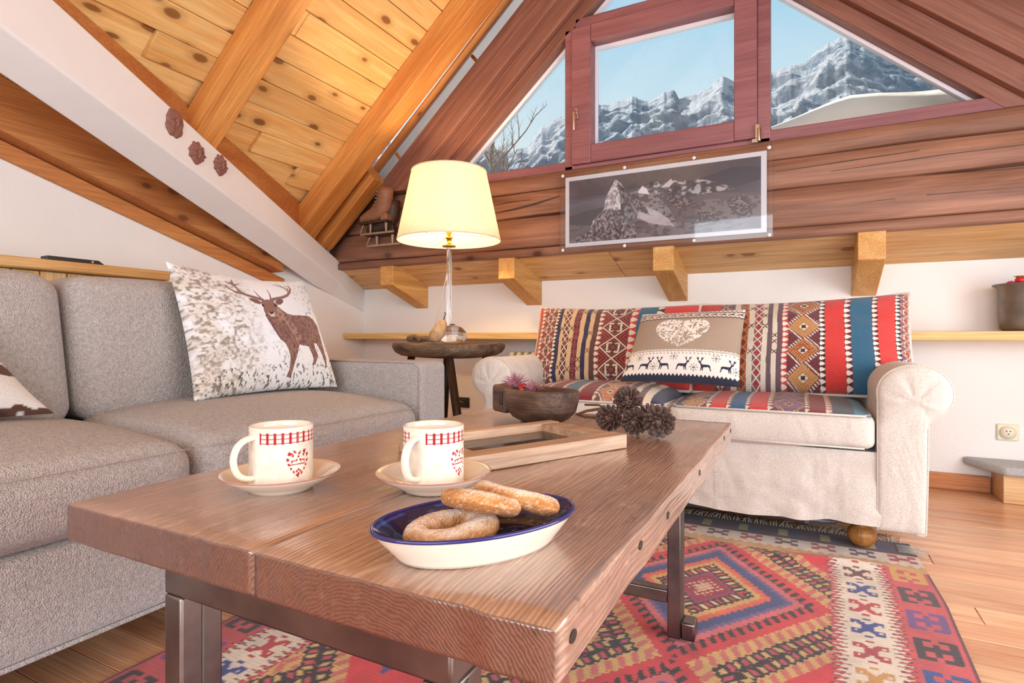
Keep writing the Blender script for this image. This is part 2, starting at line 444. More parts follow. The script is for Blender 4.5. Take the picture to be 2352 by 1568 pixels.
M['panel'] = wood('panel', C(222, 170, 104), C(244, 206, 146), 'Z', .5, knots=.12, knotcol=C(150, 84, 40))
M['panel_y'] = wood('panel_y', C(214, 158, 92), C(238, 194, 132), 'Y', .5, knots=.05)
M['stool'] = wood('stool', C(84, 64, 50), C(166, 134, 106), 'X', .55, rings=18, grain=1.2, blotch=(C(52, 38, 30), 9), bstr=.8)
M['stool_leg'] = wood('stool_leg', C(48, 32, 26), C(84, 60, 46), 'Z', .5, rings=20)
M['bowl'] = wood('bowl', C(84, 60, 50), C(140, 108, 90), 'X', .42, rings=22, grain=1.0, blotch=(C(56, 36, 30), 14), bstr=.6)
M['mask'] = plain('mask', C(140, 94, 82), .5, var=.12, vscale=30, bmp=(80, .3, .003))
M['driftwood'] = wood('driftwood', C(96, 74, 54), C(168, 134, 98), 'X', .7, rings=30, grain=1.4, bstr=.8)
M['gourd'] = plain('gourd', C(196, 158, 116), .7, var=.14, vscale=40, bmp=(140, .6, .004))
M['boucle'] = fabric('boucle', C(202, 192, 189), 330, .8, .006)
M['linen'] = fabric('linen', C(226, 216, 206), 900, .25, .002, wr=(6, .42, (1, 1, .5)))
M['linen_trim'] = fabric('linen_trim', C(222, 212, 200), 900, .2, .002)
M['dark_lining'] = plain('dark_lining', C(34, 34, 40), .9)  # near-black sheet under the cream sofa
M['steel'] = plain('steel', C(128, 122, 120), .33, 1.0, var=.22, vscale=11, bmp=(60, .08, .003))
M['steel_bright'] = plain('steel_bright', C(140, 144, 144), .38, .9, var=.1, vscale=6)
M['bar_steel'] = plain('bar_steel', C(96, 98, 110), .4, .7, var=.05)
M['ceramic'] = plain('ceramic', C(240, 226, 208), .12, var=.01, spec=.6, coat=.3)
M['ceramic_print'] = printed('ceramic_print', .14, (60, 0), 0, .6)
M['rim_pink'] = plain('rim_pink', C(176, 112, 108), .2)
M['blue_rim'] = plain('blue_rim', C(40, 42, 108), .12, var=.05, coat=.4)
M['glaze'] = printed('glaze', .1, (60, 0), 0, .6)
M['sugar'] = printed('sugar', .75, (500, .9), .1, .3, .003)
M['kilim'] = printed('kilim', .9, (520, .7), .25, .2, .003)
M['cotton'] = printed('cotton', .85, (900, .3), .2, .2, .002)
M['photo_print'] = printed('photo_print', .25, (200, 0), 0, .5)
M['acrylic'] = pane_mat('acrylic')
M['window_glass'] = pane_mat('window_glass')
M['clear_glass'] = glass_mat('clear_glass')
M['brass'] = plain('brass', C(206, 150, 66), .25, 1.0, var=.05)
M['chrome'] = plain('chrome', C(206, 204, 200), .22, 1.0, var=.03)
M['handle'] = plain('handle', C(206, 176, 168), .3, .8, var=.04)
M['black_plastic'] = plain('black_plastic', C(34, 33, 34), .4)
M['socket'] = plain('socket', C(232, 224, 198), .4, var=.01)
M['cord'] = plain('cord', C(222, 205, 180), .5)
M['radiator'] = plain('radiator', C(226, 216, 200), .4, var=.01)
M['leather'] = plain('leather', C(150, 108, 82), .55, var=.14, vscale=14, bmp=(90, .4, .003))
M['leather_dark'] = plain('leather_dark', C(64, 44, 36), .5, var=.12, vscale=14)
M['blade'] = plain('blade', C(196, 184, 166), .35, .75, var=.10, vscale=20)
M['carpet'] = fabric('carpet', C(226, 226, 226), 420, .8, .005)
M['step_pine'] = wood('step_pine', C(226, 168, 108), C(244, 200, 146), 'X', .4, rings=8)
M['tin'] = plain('tin', C(120, 110, 102), .42, .55, var=.2, vscale=9, bmp=(24, .25, .006))
M['berry'] = plain('berry', C(214, 38, 44), .35, var=.08, vscale=60)
M['pink_felt'] = plain('pink_felt', C(232, 60, 128), .8, var=.1, bmp=(160, .6, .004))
M['leaf'] = plain('leaf', C(110, 170, 60), .5, var=.1)
M['cone'] = plain('cone', C(98, 74, 66), .6, var=.22, vscale=45, bmp=(120, .4, .002))
M['cone_tip'] = plain('cone_tip', C(140, 110, 98), .6, var=.2, vscale=60)
M['twig'] = plain('twig', C(96, 66, 48), .7, var=.15, vscale=40, bmp=(80, .6, .003))
M['tassel'] = plain('tassel', C(172, 110, 124), .8, var=.2, vscale=60)
M['bead'] = plain('bead', C(150, 20, 30), .12, var=.05, coat=.5)
M['fringe'] = fabric('fringe', C(206, 196, 186), 900, .6, .002)
M['snow'] = plain('snow', C(236, 232, 222), .8, var=.06, vscale=2.5, bmp=(5, .3, .05))
M['soffit'] = plain('soffit', C(244, 245, 250), .7, var=.06, vscale=3)
M['white_vinyl'] = plain('white_vinyl', C(236, 236, 244), .4, var=.01)
M['bark'] = plain('bark', C(120, 104, 96), .9, var=.2, vscale=8)
M['bulb'] = None
# ------------------------------------------------------------------ the room
P1S = .86
def p1(x): return 1.55 + P1S * (x + 2.76)          # dormer roof, left slope
def p2(y): return 2.0525 - .31 * y                 # main roof, falls towards the back wall
AX = -.644                                          # middle of the gable
def zo(x): return 3.197 - .88 * abs(x - AX)        # outer line of the gable rafters
def xz(z, d=0): return (3.197 - d - z) / .88       # half width of the gable at height z
ANG = math.atan(P1S)
YB = 3.25                                           # white back wall
XL = -2.91                                          # left wall
G = 2.882

# floor
floor = MB().box(-3.1, 2.6, -2.7, 3.4, -.08, -.016).build('floor', M['baseboard']); tag(floor, kind='structure')
pw = .098; r_ = random.Random(3)
y = -.30; row = 0
while y < YB:
    x = -2.9 - r_.random() * .9
    while x < 1.9:
        L = 1.3 + r_.random() * .9
        x0, x1 = max(x, -2.9), min(x + L, 1.78)
        if x1 - x0 > .1:
            o = MB().box(x0 + .0008, x1 - .0008, y + .0008, min(y + pw, YB) - .0008, -.016, r_.uniform(-.0006, 0)).build('floor_plank', M['floor'], floor, bevel=.0012, bseg=1)
        x += L
    y += pw; row += 1

# white walls
tag(MB().box(-3.05, 2.6, YB, YB + .14, -.02, 1.06).build('wall_back', M['plaster']), kind='structure')
wl = MB().prism([(XL, -2.7, -.02), (XL, 3.3, -.02), (XL, 3.3, p2(3.3) - .03), (XL, -2.7, p2(-2.7) - .03)],
                [(XL - .14, -2.7, -.02), (XL - .14, 3.3, -.02), (XL - .14, 3.3, p2(3.3) - .03), (XL - .14, -2.7, p2(-2.7) - .03)]).box(XL - .14, XL - .002, 2.25, 3.4, 1.0, 1.62).build('wall_left', M['plaster'])  # last box is an unseen block added against a sunlight leak
tag(wl, kind='structure')
wr_ = MB()
wr_.box(1.78, 1.90, -2.7, -.22, -.02, 2.9).box(1.78, 1.90, 2.12, 3.3, -.02, 2.0).box(1.78, 1.90, -.22, 2.12, -.02, .24).box(1.78, 1.90, -.22, 2.12, 1.48, 2.9)  # unseen wall set close in for light falloff; its window opening is assumed
tag(wr_.build('wall_right', M['plaster']), kind='structure')
wb_ = MB()
wb_.box(-3.05, -1.5, -2.74, -2.6, -.02, 3.6).box(1.9, 2.52, -2.74, -2.6, -.02, 3.6).box(-1.5, 1.9, -2.74, -2.6, -.02, .35).box(-1.5, 1.9, -2.74, -2.6, 2.35, 3.6)  # unseen opening added behind the rear fill light
tag(wb_.build('wall_rear', M['plaster']), kind='structure')

# dormer ceiling: boards along the room, on the left slope and on the right slope
def sheet(pts, th):
    return [tuple(p) for p in pts], [(p[0], p[1], p[2] + th) for p in pts]
ceil = MB()
a, b = sheet([(-3.05, -2.7, p1(-3.05) + .03), (-3.05, 2.82, p1(-3.05) + .03), (AX, 2.82, p1(AX) + .03), (AX, -2.7, p1(AX) + .03)], .06)
a = [p for p in a]
# clipped at the valley, so that it does not hang into the side bay
a, b = sheet([(-2.0, -.45, p1(-2.0) + .03), (-2.98, 2.35, p1(-2.98) + .03), (-2.98, 2.84, p1(-2.98) + .03), (AX, 2.84, p1(AX) + .03), (AX, -2.7, p1(AX) + .03), (-1.2, -2.7, p1(-1.2) + .03)], .06)
ceil.prism(a, b)
mir = lambda p: (2 * AX - p[0], p[1], p[2])
ceil.prism([mir(p) for p in a], [mir(p) for p in b])
ceiling = ceil.build('ceiling', M['pine_ceiling']); tag(ceiling, kind='structure')
bw = .13; n_b = 0
s0 = 0.0
for side in (0, 1):
    sl = -.05
    while True:
        xa = -2.97 + sl * math.cos(ANG)
        if xa > AX - .02: break
        y0 = max(-1.3, (-1.936 - xa) / .3 - .22)
        if side == 1: y0 = 1.9
        y1 = 2.835
        if y1 - y0 > .05:
            rr = random.Random(n_b * 3 + side)
            cuts = [y0] + ([rr.uniform(y0 + .5, y1 - .4)] if (y1 - y0 > 2.2 and n_b % 3 == 0) else []) + [y1]
            for q in range(len(cuts) - 1):
                L = cuts[q + 1] - cuts[q]
                me = MB().box(.0012, bw - .0012, 0, L - .0008, 0, .022).mesh('plank', M['pine_ceiling'], bevel=.003, bseg=1)
                o = bpy.data.objects.new('plank', me); put(o, ceiling)
                if side == 0:
                    o.location = (xa, cuts[q], p1(xa)); o.rotation_euler = (0, -ANG, 0)
                else:
                    o.location = (2 * AX - xa - bw * math.cos(ANG), cuts[q], p1(xa) + bw * math.sin(ANG)); o.rotation_euler = (0, ANG, 0)
        sl += bw; n_b += 1
# main roof over the side bay, over the right bay and under the gable
mr = MB()
a, b = sheet([(-3.05, 2.45, p2(2.45) + .02), (-1.24, -2.7, p2(-2.7) + .02), (-3.05, -2.7, p2(-2.7) + .02)], .06); mr.prism(a, b)
a, b = sheet([(-.04, -2.7, p2(-2.7) + .02), (2.05, 3.2, p2(3.2) + .02), (2.6, 3.2, p2(3.2) + .02), (2.6, -2.7, p2(-2.7) + .02)], .06); mr.prism(a, b)
a, b = sheet([(-3.05, 2.95, p2(2.95) + .025), (-3.05, 3.5, p2(3.5) + .025), (2.6, 3.5, p2(3.5) + .025), (2.6, 2.95, p2(2.95) + .025)], .08); mr.prism(a, b)
side_roof = mr.build('ceiling_side', M['pine_x']); tag(side_roof, kind='structure')
yy = 2.905
while yy < 3.25:
    y1 = min(yy + .135, 3.262)
    for (xa, xb) in ((-2.9, -.93), (-.93, 1.77)):
        a, b = sheet([(xa + .001, yy + .001, p2(yy)), (xb - .001, yy + .001, p2(yy)), (xb - .001, y1 - .001, p2(y1)), (xa + .001, y1 - .001, p2(y1))], .02)
        MB().prism(a, b).build('plank', M['pine_x'], side_roof, bevel=.0025, bseg=1)
    yy += .135
yy = -.4
while yy < 2.3:                                       # boards of the side bay behind the white beam
    y1 = yy + .135
    xv = -2.12 - .36 * (yy + .07)
    a, b = sheet([(-2.95, yy + .001, p2(yy)), (xv, yy + .001, p2(yy)), (xv, y1 - .001, p2(y1)), (-2.95, y1 - .001, p2(y1))], .02)
    MB().prism(a, b).build('plank', M['pine_x'], side_roof, bevel=.0025, bseg=1)
    yy += .135

# rafters of the dormer
def rafter(y0, y1, depth, xa, xb, label, mat='pine_rafter', group='pine rafters of the sloping ceiling', up=.0):
    L = (xb - xa) / math.cos(ANG)
    me = MB().box(0, L, 0, y1 - y0, -depth, up).mesh('rafter', M[mat], bevel=.006)
    o = bpy.data.objects.new('rafter', me); put(o)
    o.location = (xa, y0, p1(xa)); o.rotation_euler = (0, -ANG, 0)
    return tag(o, label, 'beam', group)
rafter(1.64, 1.77, .135, -2.70, -.66, 'pine ceiling rafter whose foot lands on the white beam above the carved masks')
rafter(2.53, 2.67, .14, -2.92, -.66, 'pine ceiling rafter running down past the lamp to the white beam')
rafter(.74, .87, .135, -2.42, -.66, 'pine ceiling rafter high over the grey sofa, above the upper end of the white beam')
rafter(2.72, 2.83, .17, -2.93, -2.47, 'short stained rafter stub beside the left end of the log wall')
for yy in (1.64, 2.53):
    L = 1.7 / math.cos(ANG)
    o = bpy.data.objects.new('rafter', MB().box(0, L, 0, .13, -.135, 0).mesh('rafter', M['pine_rafter'], bevel=.006)); put(o)
    o.location = (2 * AX + .66 + .02, yy, p1(-.66)); o.rotation_euler = (0, ANG, 0)
    tag(o, 'pine rafter on the right roof slope, %s' % ('next to the gable' if yy > 2 else 'one bay in from the gable'), 'beam', 'rafters on the right roof slope')
o = MB().box(AX - .07, AX + .07, -2.6, 2.83, 3.20, 3.36).build('ridge_beam', M['pine_rafter_y'], bevel=.006)
tag(o, 'pine ridge beam along the top of the gable roof', 'beam')

# rafter and cover board along the top of the left wall
o = MB().prism([(XL + .004, -2.6, p2(-2.6) - .215), (-2.80, -2.6, p2(-2.6) - .215), (-2.80, -2.6, p2(-2.6)), (XL + .004, -2.6, p2(-2.6))],
               [(XL + .004, 2.42, p2(2.42) - .215), (-2.80, 2.42, p2(2.42) - .215), (-2.80, 2.42, p2(2.42)), (XL + .004, 2.42, p2(2.42))]).build('wall_rafter', M['pine_rafter_y'], bevel=.005)
tag(o, 'reddish pine rafter along the top of the left wall, behind the white beam', 'beam')
o = MB().prism([(XL + .001, -2.6, p2(-2.6) - .29), (-2.885, -2.6, p2(-2.6) - .29), (-2.885, -2.6, p2(-2.6) - .22), (XL + .001, -2.6, p2(-2.6) - .22)],
               [(XL + .001, 2.5, p2(2.5) - .29), (-2.885, 2.5, p2(2.5) - .29), (-2.885, 2.5, p2(2.5) - .22), (XL + .001, 2.5, p2(2.5) - .22)]).build('trim_1', M['pine_rafter_y'], bevel=.004)
tag(o, kind='structure')

# white plastered valley beam: front face stands on the line x + .3 y = -1.936
def fx(y): return -1.936 - .3 * y
def e1(y): return 1.206 + .326 * (2.88 - y)
ys = [-1.4, .0, .825, 1.5, 2.175, 2.66, 2.88]
e2v = {-1.4: 2.262, .0: 1.877, .825: 1.650, 1.5: 1.463, 2.175: 1.278, 2.66: 1.136, 2.88: 1.06}
rings = []
for yv in ys:
    xf = fx(yv); zt = e1(yv); zb = e2v[yv]
    w = .152
    xb, yb, zb2 = xf - .1425, yv + .052, zb - .098
    if xb < XL: t = (xf - XL) / .1425; xb, yb, zb2 = XL, yv + .052 * t, zb - .098 * t
    rings.append([(xf, yv, zb), (xf, yv, zt), (xb - .02, yb, zt + .02), (xb, yb, zb2)])
rings.append([(-2.905, 3.24, .875), (-2.905, 3.24, 1.05), (-2.96, 3.24, 1.05), (-2.96, 3.24, .872)])
vb = MB(); v = [p for r0 in rings for p in r0]; f = [(0, 1, 2, 3), tuple(4 * (len(rings) - 1) + k for k in (3, 2, 1, 0))]
# the end past the log drops under the low roof
rings[-2][1] = (fx(2.88), 2.88, 1.206)
for i in range(len(rings) - 1):
    for k in range(4):
        f.append((i*4+k, i*4+(k+1) % 4, (i+1)*4+(k+1) % 4, (i+1)*4+k))
vb.add(v, f)
beam = vb.build('valley_beam', M['white_paint'], bevel=.008, bseg=2)
tag(beam, 'white painted sloping beam with three small carved masks on its face', 'beam')
# wooden infill between the white beam and the ceiling boards
ib = MB()
pa = []; pb = []
ysb = [-1.2, 0, 1, 2, 2.86]
ib.prism([(fx(q) - .10, q, e1(q) - .03) for q in ysb] + [(fx(q) - .10, q, p1(fx(q) - .10) + .02) for q in reversed(ysb)],
         [(fx(q) - .125, q + .006, e1(q) - .03) for q in ysb] + [(fx(q) - .125, q + .006, p1(fx(q) - .125) + .02) for q in reversed(ysb)])
tag(ib.build('trim_2', M['pine_rafter_y']), kind='structure')

# log wall under the gable window
wg = MB().box(-2.86, 1.7, 2.93, 2.98, 1.17, 1.59).build('wall_gable', M['log']); tag(wg, kind='structure')
def log(z0, z1, yf, mat='log', wav=.004, seed=0, xr=1.75):
    n = 60; rr = np.random.default_rng(seed)
    def wob(k): return np.interp(np.linspace(0, 1, n), np.linspace(0, 1, 14), rr.normal(0, k, 14))
    prof = [(0, .10), (0, .006), (.045, .0), (.5, -.002), (.955, .0), (1, .006), (1, .10)]
    lo = z0 + wob(wav); hi = z1 + wob(wav)
    v = []; f = []
    for i in range(n):
        for (t, dy) in prof:
            z = lo[i] + (hi[i] - lo[i]) * t
            xl = max(XL + .005, AX - xz(z) + .005)
            x = xl + (xr - xl) * i / (n - 1)
            v.append((x, yf + dy + rr.normal(0, .0006), z))
    m_ = len(prof)
    for i in range(n - 1):
        for k in range(m_ - 1):
            f.append((i*m_+k, i*m_+k+1, (i+1)*m_+k+1, (i+1)*m_+k))
    f.append(tuple(range(m_))); f.append(tuple((n-1)*m_ + k for k in reversed(range(m_))))
    return MB().add(v, f).build('log', M[mat], wg, smooth=True)
log(1.195, 1.366, 2.868, seed=1)
log(1.372, 1.506, 2.870, seed=2)
log(1.512, 1.598, 2.876, seed=3, wav=.0015)
log(1.148, 1.190, 2.862, seed=4, wav=.001)
# board added to stop a sunlight leak between log wall end and roof
fl_ = [(-3.05, zo(-3.05) - .12), (-2.50, zo(-2.50) - .12), (-2.50, zo(-2.50) + .21), (-3.05, zo(-3.05) + .21)]
tag(MB().prism([(x, 2.905, z) for x, z in fl_], [(x, 2.955, z) for x, z in fl_]).build('leak_stop', M['frame_rake']), kind='structure')
# drying cracks in the logs
for pts, w0 in ((((-1.60, 1.408), (-1.45, 1.420), (-1.33, 1.436), (-1.19, 1.462)), .006), (((-1.62, 1.452), (-1.50, 1.462), (-1.36, 1.462)), .0025), (((-2.40, 1.285), (-2.2, 1.292), (-2.0, 1.286)), .003), (((-.12, 1.452), (.15, 1.462), (.42, 1.470)), .0022), (((.20, 1.275), (.45, 1.282), (.75, 1.278)), .0018), (((.1, 1.425), (.5, 1.440), (.78, 1.442)), .0016)):
    n = len(pts); ww = [w0 * (.3 if i in (0, n - 1) else 1) for i in range(n)]
    MB().prism([(x, 2.8655, z - w) for (x, z), w in zip(pts, ww)] + [(x, 2.8655, z + w) for (x, z), w in reversed(list(zip(pts, ww)))], [(x, 2.880, z - w) for (x, z), w in zip(pts, ww)] + [(x, 2.880, z + w) for (x, z), w in reversed(list(zip(pts, ww)))]).build('crack', M['leather_dark'], wg)

# gable rafters, boards and window frames (both sides)
def rake(name, d0, d1, y0, y1, side, mat, parent, zbot, ztop_cut=None):
    """board between the lines zo-d0 (upper) and zo-d1 (lower), from height zbot to the ridge"""
    def P(hw, z): return (AX + side * hw, z)
    pts = [P(xz(zbot, d0), zbot), P(xz(zbot, d1), zbot), P(0, 3.197 - d1), P(0, 3.197 - d0)]
    # build in a frame whose X runs up the slope so that the grain follows the board
    ang = math.atan(.88)
    o0 = Vector((pts[0][0], 0, pts[0][1]))
    rot = Matrix.Rotation(-ang if side < 0 else ang + math.pi, 4, 'Y')
    mw = Matrix.Translation(o0) @ rot
    inv = mw.inverted()
    a = [tuple(inv @ Vector((p[0], y0, p[1]))) for p in pts]; b = [tuple(inv @ Vector((p[0], y1, p[1]))) for p in pts]
    o = MB().prism(a, b).build(name, M[mat], None, bevel=.004)
    o.matrix_world = mw
    if parent: o.parent = parent
    return o
for side, lab in ((-1, 'left'), (1, 'right')):
    o = rake('gable_rafter', 0, .227, 2.81, 2.915, side, 'frame_rake', None, 1.602)
    tag(o, 'wide brown stained rafter framing the gable window on its %s' % ('lamp side' if side < 0 else 'side away from the lamp'), 'beam')
window = thing('window_1', None, None, (AX, 2.94, 1.60)); tag(window, kind='structure')
def wbox(name, x0, x1, y0, y1, z0, z1, mat='frame', parent=None, bevel=.004):
    return MB().box(x0, x1, y0, y1, z0, z1).build(name, M[mat], parent or window, bevel=bevel)
for side in (-1, 1):
    for nm, d0, d1, y0, y1 in (('cover_board', .227, .335, 2.845, 2.925), ('window_frame', .335, .415, 2.885, 2.975)):
        o = rake(nm, d0, d1, y0, y1, side, 'frame_rake', None, 1.602)
        o.parent = window; o.matrix_parent_inverse = WORLD_LOC[window.name].inverted()
    o = rake('glazing_bead', .415, .437, 2.945, 2.985, side, 'white_vinyl', None, 1.66)
    o.parent = window; o.matrix_parent_inverse = WORLD_LOC[window.name].inverted()
xl_gl = AX - xz(1.65, .41); xr_gl = AX + xz(1.65, .41)
wbox('window_frame', xl_gl - .1, -1.15, 2.888, 2.975, 1.60, 1.650)
wbox('window_frame', -.155, xr_gl + .12, 2.888, 2.975, 1.60, 1.655)
wbox('window_frame', -1.165, -1.119, 2.885, 2.975, 1.60, 2.36)
wbox('window_frame', -.200, -.145, 2.885, 2.975, 1.60, 2.36)
wbox('window_frame', -1.165, -.145, 2.885, 2.975, 1.60, 1.622)
wbox('window_frame', -1.105, -.19, 2.885, 2.975, 2.356, 2.41)
sash = wbox('sash', -1.119, -1.012, 2.866, 2.965, 1.622, 2.354)
wbox('sash_rail', -.300, -.200, 2.866, 2.965, 1.622, 2.354, parent=sash)
wbox('sash_rail', -1.012, -.300, 2.868, 2.965, 1.622, 1.718, parent=sash)
wbox('sash_rail', -1.012, -.300, 2.868, 2.965, 2.266, 2.354, parent=sash)
wbox('glazing_bead', -1.012, -.300, 2.94, 2.965, 2.246, 2.266, 'white_vinyl', sash, .001)
wbox('glazing_bead', -1.012, -1.000, 2.94, 2.965, 1.718, 2.246, 'white_vinyl', sash, .001)
wbox('pane', -1.012, -.300, 2.955, 2.96, 1.718, 2.266, 'window_glass', sash, 0)
def tri_pane(pts):
    MB().prism([(x, 2.955, z) for x, z in pts], [(x, 2.96, z) for x, z in pts]).build('pane', M['window_glass'], window)
tri_pane([(xl_gl + .01, 1.65), (-1.165, 1.65), (-1.165, zo(-1.165) - .415)])
tri_pane([(-.145, 1.655), (xr_gl - .01, 1.655), (-.145, zo(-.145) - .415)])
tri_pane([(AX - xz(2.41, .415), 2.41), (AX + xz(2.41, .415), 2.41), (AX, 3.197 - .415)])
# handle and hinge of the sash
hm = MB().box(-1.100, -1.078, 2.852, 2.866, 1.86, 1.915)
hm.tube([(-1.089, 2.86, 1.895), (-1.089, 2.835, 1.895), (-1.090, 2.826, 1.885), (-1.090, 2.826, 1.79)], [.008, .008, .0085, .0075], 10)
hm.build('handle', M['handle'], sash, bevel=.002)
hg = MB().box(-.207, -.187, 2.852, 2.868, 1.615, 1.68).tube([(-.190, 2.852, 1.60), (-.190, 2.852, 1.66)], .009, 10).box(-.222, -.196, 2.858, 2.868, 1.598, 1.616)
hg.build('hinge', M['chrome'], sash, bevel=.0015)
# narrow glazed strip between the gable rafter and the ceiling, with its cross bars
strip = thing('window_2', None, None, (-2.0, 2.9, 2.0)); tag(strip, kind='structure')
for side in (-1, 1):
    o = rake('pane', -.20, 0, 2.90, 2.905, side, 'window_glass', None, 1.50); o.parent = strip; o.matrix_parent_inverse = WORLD_LOC[strip.name].inverted()
    o = rake('strip_batten', -.205, -.185, 2.84, 2.90, side, 'pine_rafter', None, 1.50); o.parent = strip; o.matrix_parent_inverse = WORLD_LOC[strip.name].inverted()
for xb_ in (-1.685, -2.25):
    zc = zo(xb_); d = Vector((-.66, 0, .75)) 
    MB().tube([(xb_, 2.89, zc - .01), (xb_ - .075, 2.89, zc + .085)], .010, 4).build('strip_bar', M['pine_rafter'], strip)

# rafter ends that stick out under the log wall
for i, (xc, lab) in enumerate(((-2.385, 'pine rafter end under the log wall, next to the white beam'), (-1.518, 'pine rafter end under the log wall, next to the lamp shade'),
                               (-.632, 'pine rafter end under the log wall, below the mountain photograph'), (.252, 'pine rafter end under the log wall, above the arm of the cream sofa'), (1.13, 'pine rafter end under the log wall, above the carpeted step'))):
    w = .052; yf = 2.868 - (.0 if i else .0)
    a = [(yf, p2(yf) - .135), (3.252, p2(3.252) - .150), (3.252, p2(3.252) + .01), (yf, p2(yf) + .002)]
    o = MB().prism([(xc - w, q, z) for q, z in a], [(xc + w, q, z) for q, z in a]).build('rafter_end', M['corbel'], bevel=.004)
    tag(o, lab, 'beam', 'rafter ends under the log wall')

# shelf along the white wall, baseboard, sockets
o = MB().box(XL + .002, 1.77, 3.03, YB, .682, .722).build('wall_shelf', M['ledge'], bevel=.003)
tag(o, 'long narrow pine shelf along the white back wall, behind both sofas', 'shelf')
o = MB().box(.30, .733, 3.225, YB - .001, 0, .073).build('baseboard_back', M['baseboard'], bevel=.004); tag(o, kind='structure')
s = thing('wall_socket', 'cream wall socket low on the white wall above the carpeted step', 'socket', (.80, YB, .275))
MB().box(.757, .835, 3.238, YB, .238, .312).build('cover_plate', M['socket'], s, bevel=.006)
MB().lathe([(.0, 0), (.026, 0), (.029, .004), (.029, .008), (.0, .008)], (0, 0, 0), 28).build('outlet', M['socket'], s, smooth=True).matrix_basis = Matrix.Translation((.795, 3.238, .275)) @ Matrix.Rotation(R(90), 4, 'X')
for dx, dz in ((-.006, .006), (.006, .006), (0, -.006)):
    MB().lathe([(0, 0), (.0028, 0), (.0028, .0012), (0, .0012)], (0, 0, 0), 10).build('pin_hole', M['black_plastic'], s).matrix_basis = Matrix.Translation((.795 + dx, 3.2305, .275 + dz)) @ Matrix.Rotation(R(90), 4, 'X')
s = thing('double_socket', 'black double wall socket behind the leg of the round side table', 'socket', (-2.055, YB, .25))
MB().box(-2.115, -1.995, 3.238, YB, .222, .290).build('cover_plate', M['black_plastic'], s, bevel=.003)
for xq in (-2.085, -2.025): MB().box(xq - .022, xq + .022, 3.232, 3.239, .234, .278).build('outlet', M['black_plastic'], s, bevel=.004)

# ------------------------------------------------------------------ outdoors
for side, lab in ((-1, 'pale roof overhang outside the gable window, on the lamp side'), (1, 'pale roof overhang outside the gable window, on the side away from the lamp')):
    def S(hw, z): return (AX + side * hw, z)
    o0 = 3.197 + .17
    pts = [(AX + side * 2.6, o0 - .88 * 2.6), (AX, o0), (AX, o0 + .1), (AX + side * 2.6, o0 - .88 * 2.6 + .1)]
    o = MB().prism([(x, 2.90, z) for x, z in pts], [(x, 3.62, z) for x, z in pts]).build('roof_overhang', M['soffit']); tag(o, lab, 'roof')
# snow on the low roof below the window
nx, ny = 80, 24
U, V = np.meshgrid(np.linspace(-3.2, 1.7, nx), np.linspace(0, 1, ny))  # unseen left stretch is added to bounce light onto the soffit
top = 1.875 + .11 * np.clip((U + .30) / .5, -2.4, 1) - .05 * np.clip((U - .35) / .5, 0, 1) + .012 * np.sin(U * 9) + .01 * (vnoise(nx, ny, 6, 3, 5) - .5)
Zs = 1.20 + (top - 1.20) * np.sin(np.pi * np.clip(V, 0, 1)) ** .35
Ys = 3.16 + V * .9
snow = npobj('snow_bank', np.stack([U, Ys, Zs], -1).reshape(-1, 3), grid_faces(nx, ny), M['snow'])
tag(snow, 'bank of old snow on the low roof outside the right-hand pane', 'snow')

# mountains: a ridge whose skyline is given by azimuth and elevation, 900 m away
def az_el(px, py):
    a = math.atan((px - 1176) / 1306.0); return R(27.3) - a, math.atan((772 - py) / 1306.0 * math.cos(a))
sky = [(700, 330), (900, 330), (1060, 345), (1180, 345), (1215, 335), (1240, 300), (1262, 283), (1285, 262), (1320, 250), (1360, 236), (1400, 238), (1440, 230), (1462, 224), (1490, 230), (1522, 216), (1548, 213), (1560, 228),
       (1600, 212), (1625, 200), (1655, 180), (1690, 184), (1730, 184), (1770, 168), (1800, 154), (1850, 142), (1880, 118), (1925, 88), (1945, 80), (1980, 96), (2040, 120), (2120, 150), (2220, 175), (2352, 190), (2500, 230), (2700, 250)]
azs, els = zip(*[az_el(*p) for p in sky])
order = np.argsort(azs); azs = np.array(azs)[order]; els = np.array(els)[order]
na, nr = 640, 230
A = np.linspace(azs[0], azs[-1], na); T = np.linspace(0, 1, nr)
RR = 520 + 520 * T
el = np.interp(A, azs, els)
jag = (vnoise(na, 4, 90, 1, 11, 4)[0] - .5) * .010
ridge = np.tan(el + jag) * RR[-30] + .7
prof = np.clip(T / (1 - 30 / nr), 0, 1)[:, None] ** 1.02
over = np.clip((T - (1 - 30 / nr)) / (30 / nr), 0, 1)[:, None]
n1 = vnoise(na, nr, 26, 36, 21, 6); n2 = vnoise(na, nr, 10, 12, 22, 4)
rid = 1 - np.abs(2 * n2 - 1)
H = ridge[None, :] * prof + ((n1 - .5) * 70 + (rid - .6) * 60) * np.sin(np.pi * np.clip(prof, 0, 1)) ** .8 - over * 160 - 60 * (1 - prof)
X_ = -np.sin(A)[None, :] * RR[:, None]; Y_ = np.cos(A)[None, :] * RR[:, None]
mm, nt, out = new_mat('mountain'); p = principled(nt, out, .9, 0, .1)
geo = nt.nodes.new('ShaderNodeNewGeometry'); sp = nt.nodes.new('ShaderNodeSeparateXYZ'); link(nt, geo.outputs['Normal'], sp.inputs[0])
co = coords(nt, (1, 1, 1)); n_a = noise(nt, co, .05, 9, .68); n_b_ = noise(nt, co, .012, 4)
ad = nt.nodes.new('ShaderNodeMath'); ad.operation = 'MULTIPLY_ADD'; link(nt, n_a, ad.inputs[0]); ad.inputs[1].default_value = 1.1; link(nt, sp.outputs['Z'], ad.inputs[2])
ad2 = nt.nodes.new('ShaderNodeMath'); ad2.operation = 'MULTIPLY_ADD'; link(nt, n_b_, ad2.inputs[0]); ad2.inputs[1].default_value = .7; link(nt, ad.outputs[0], ad2.inputs[2])
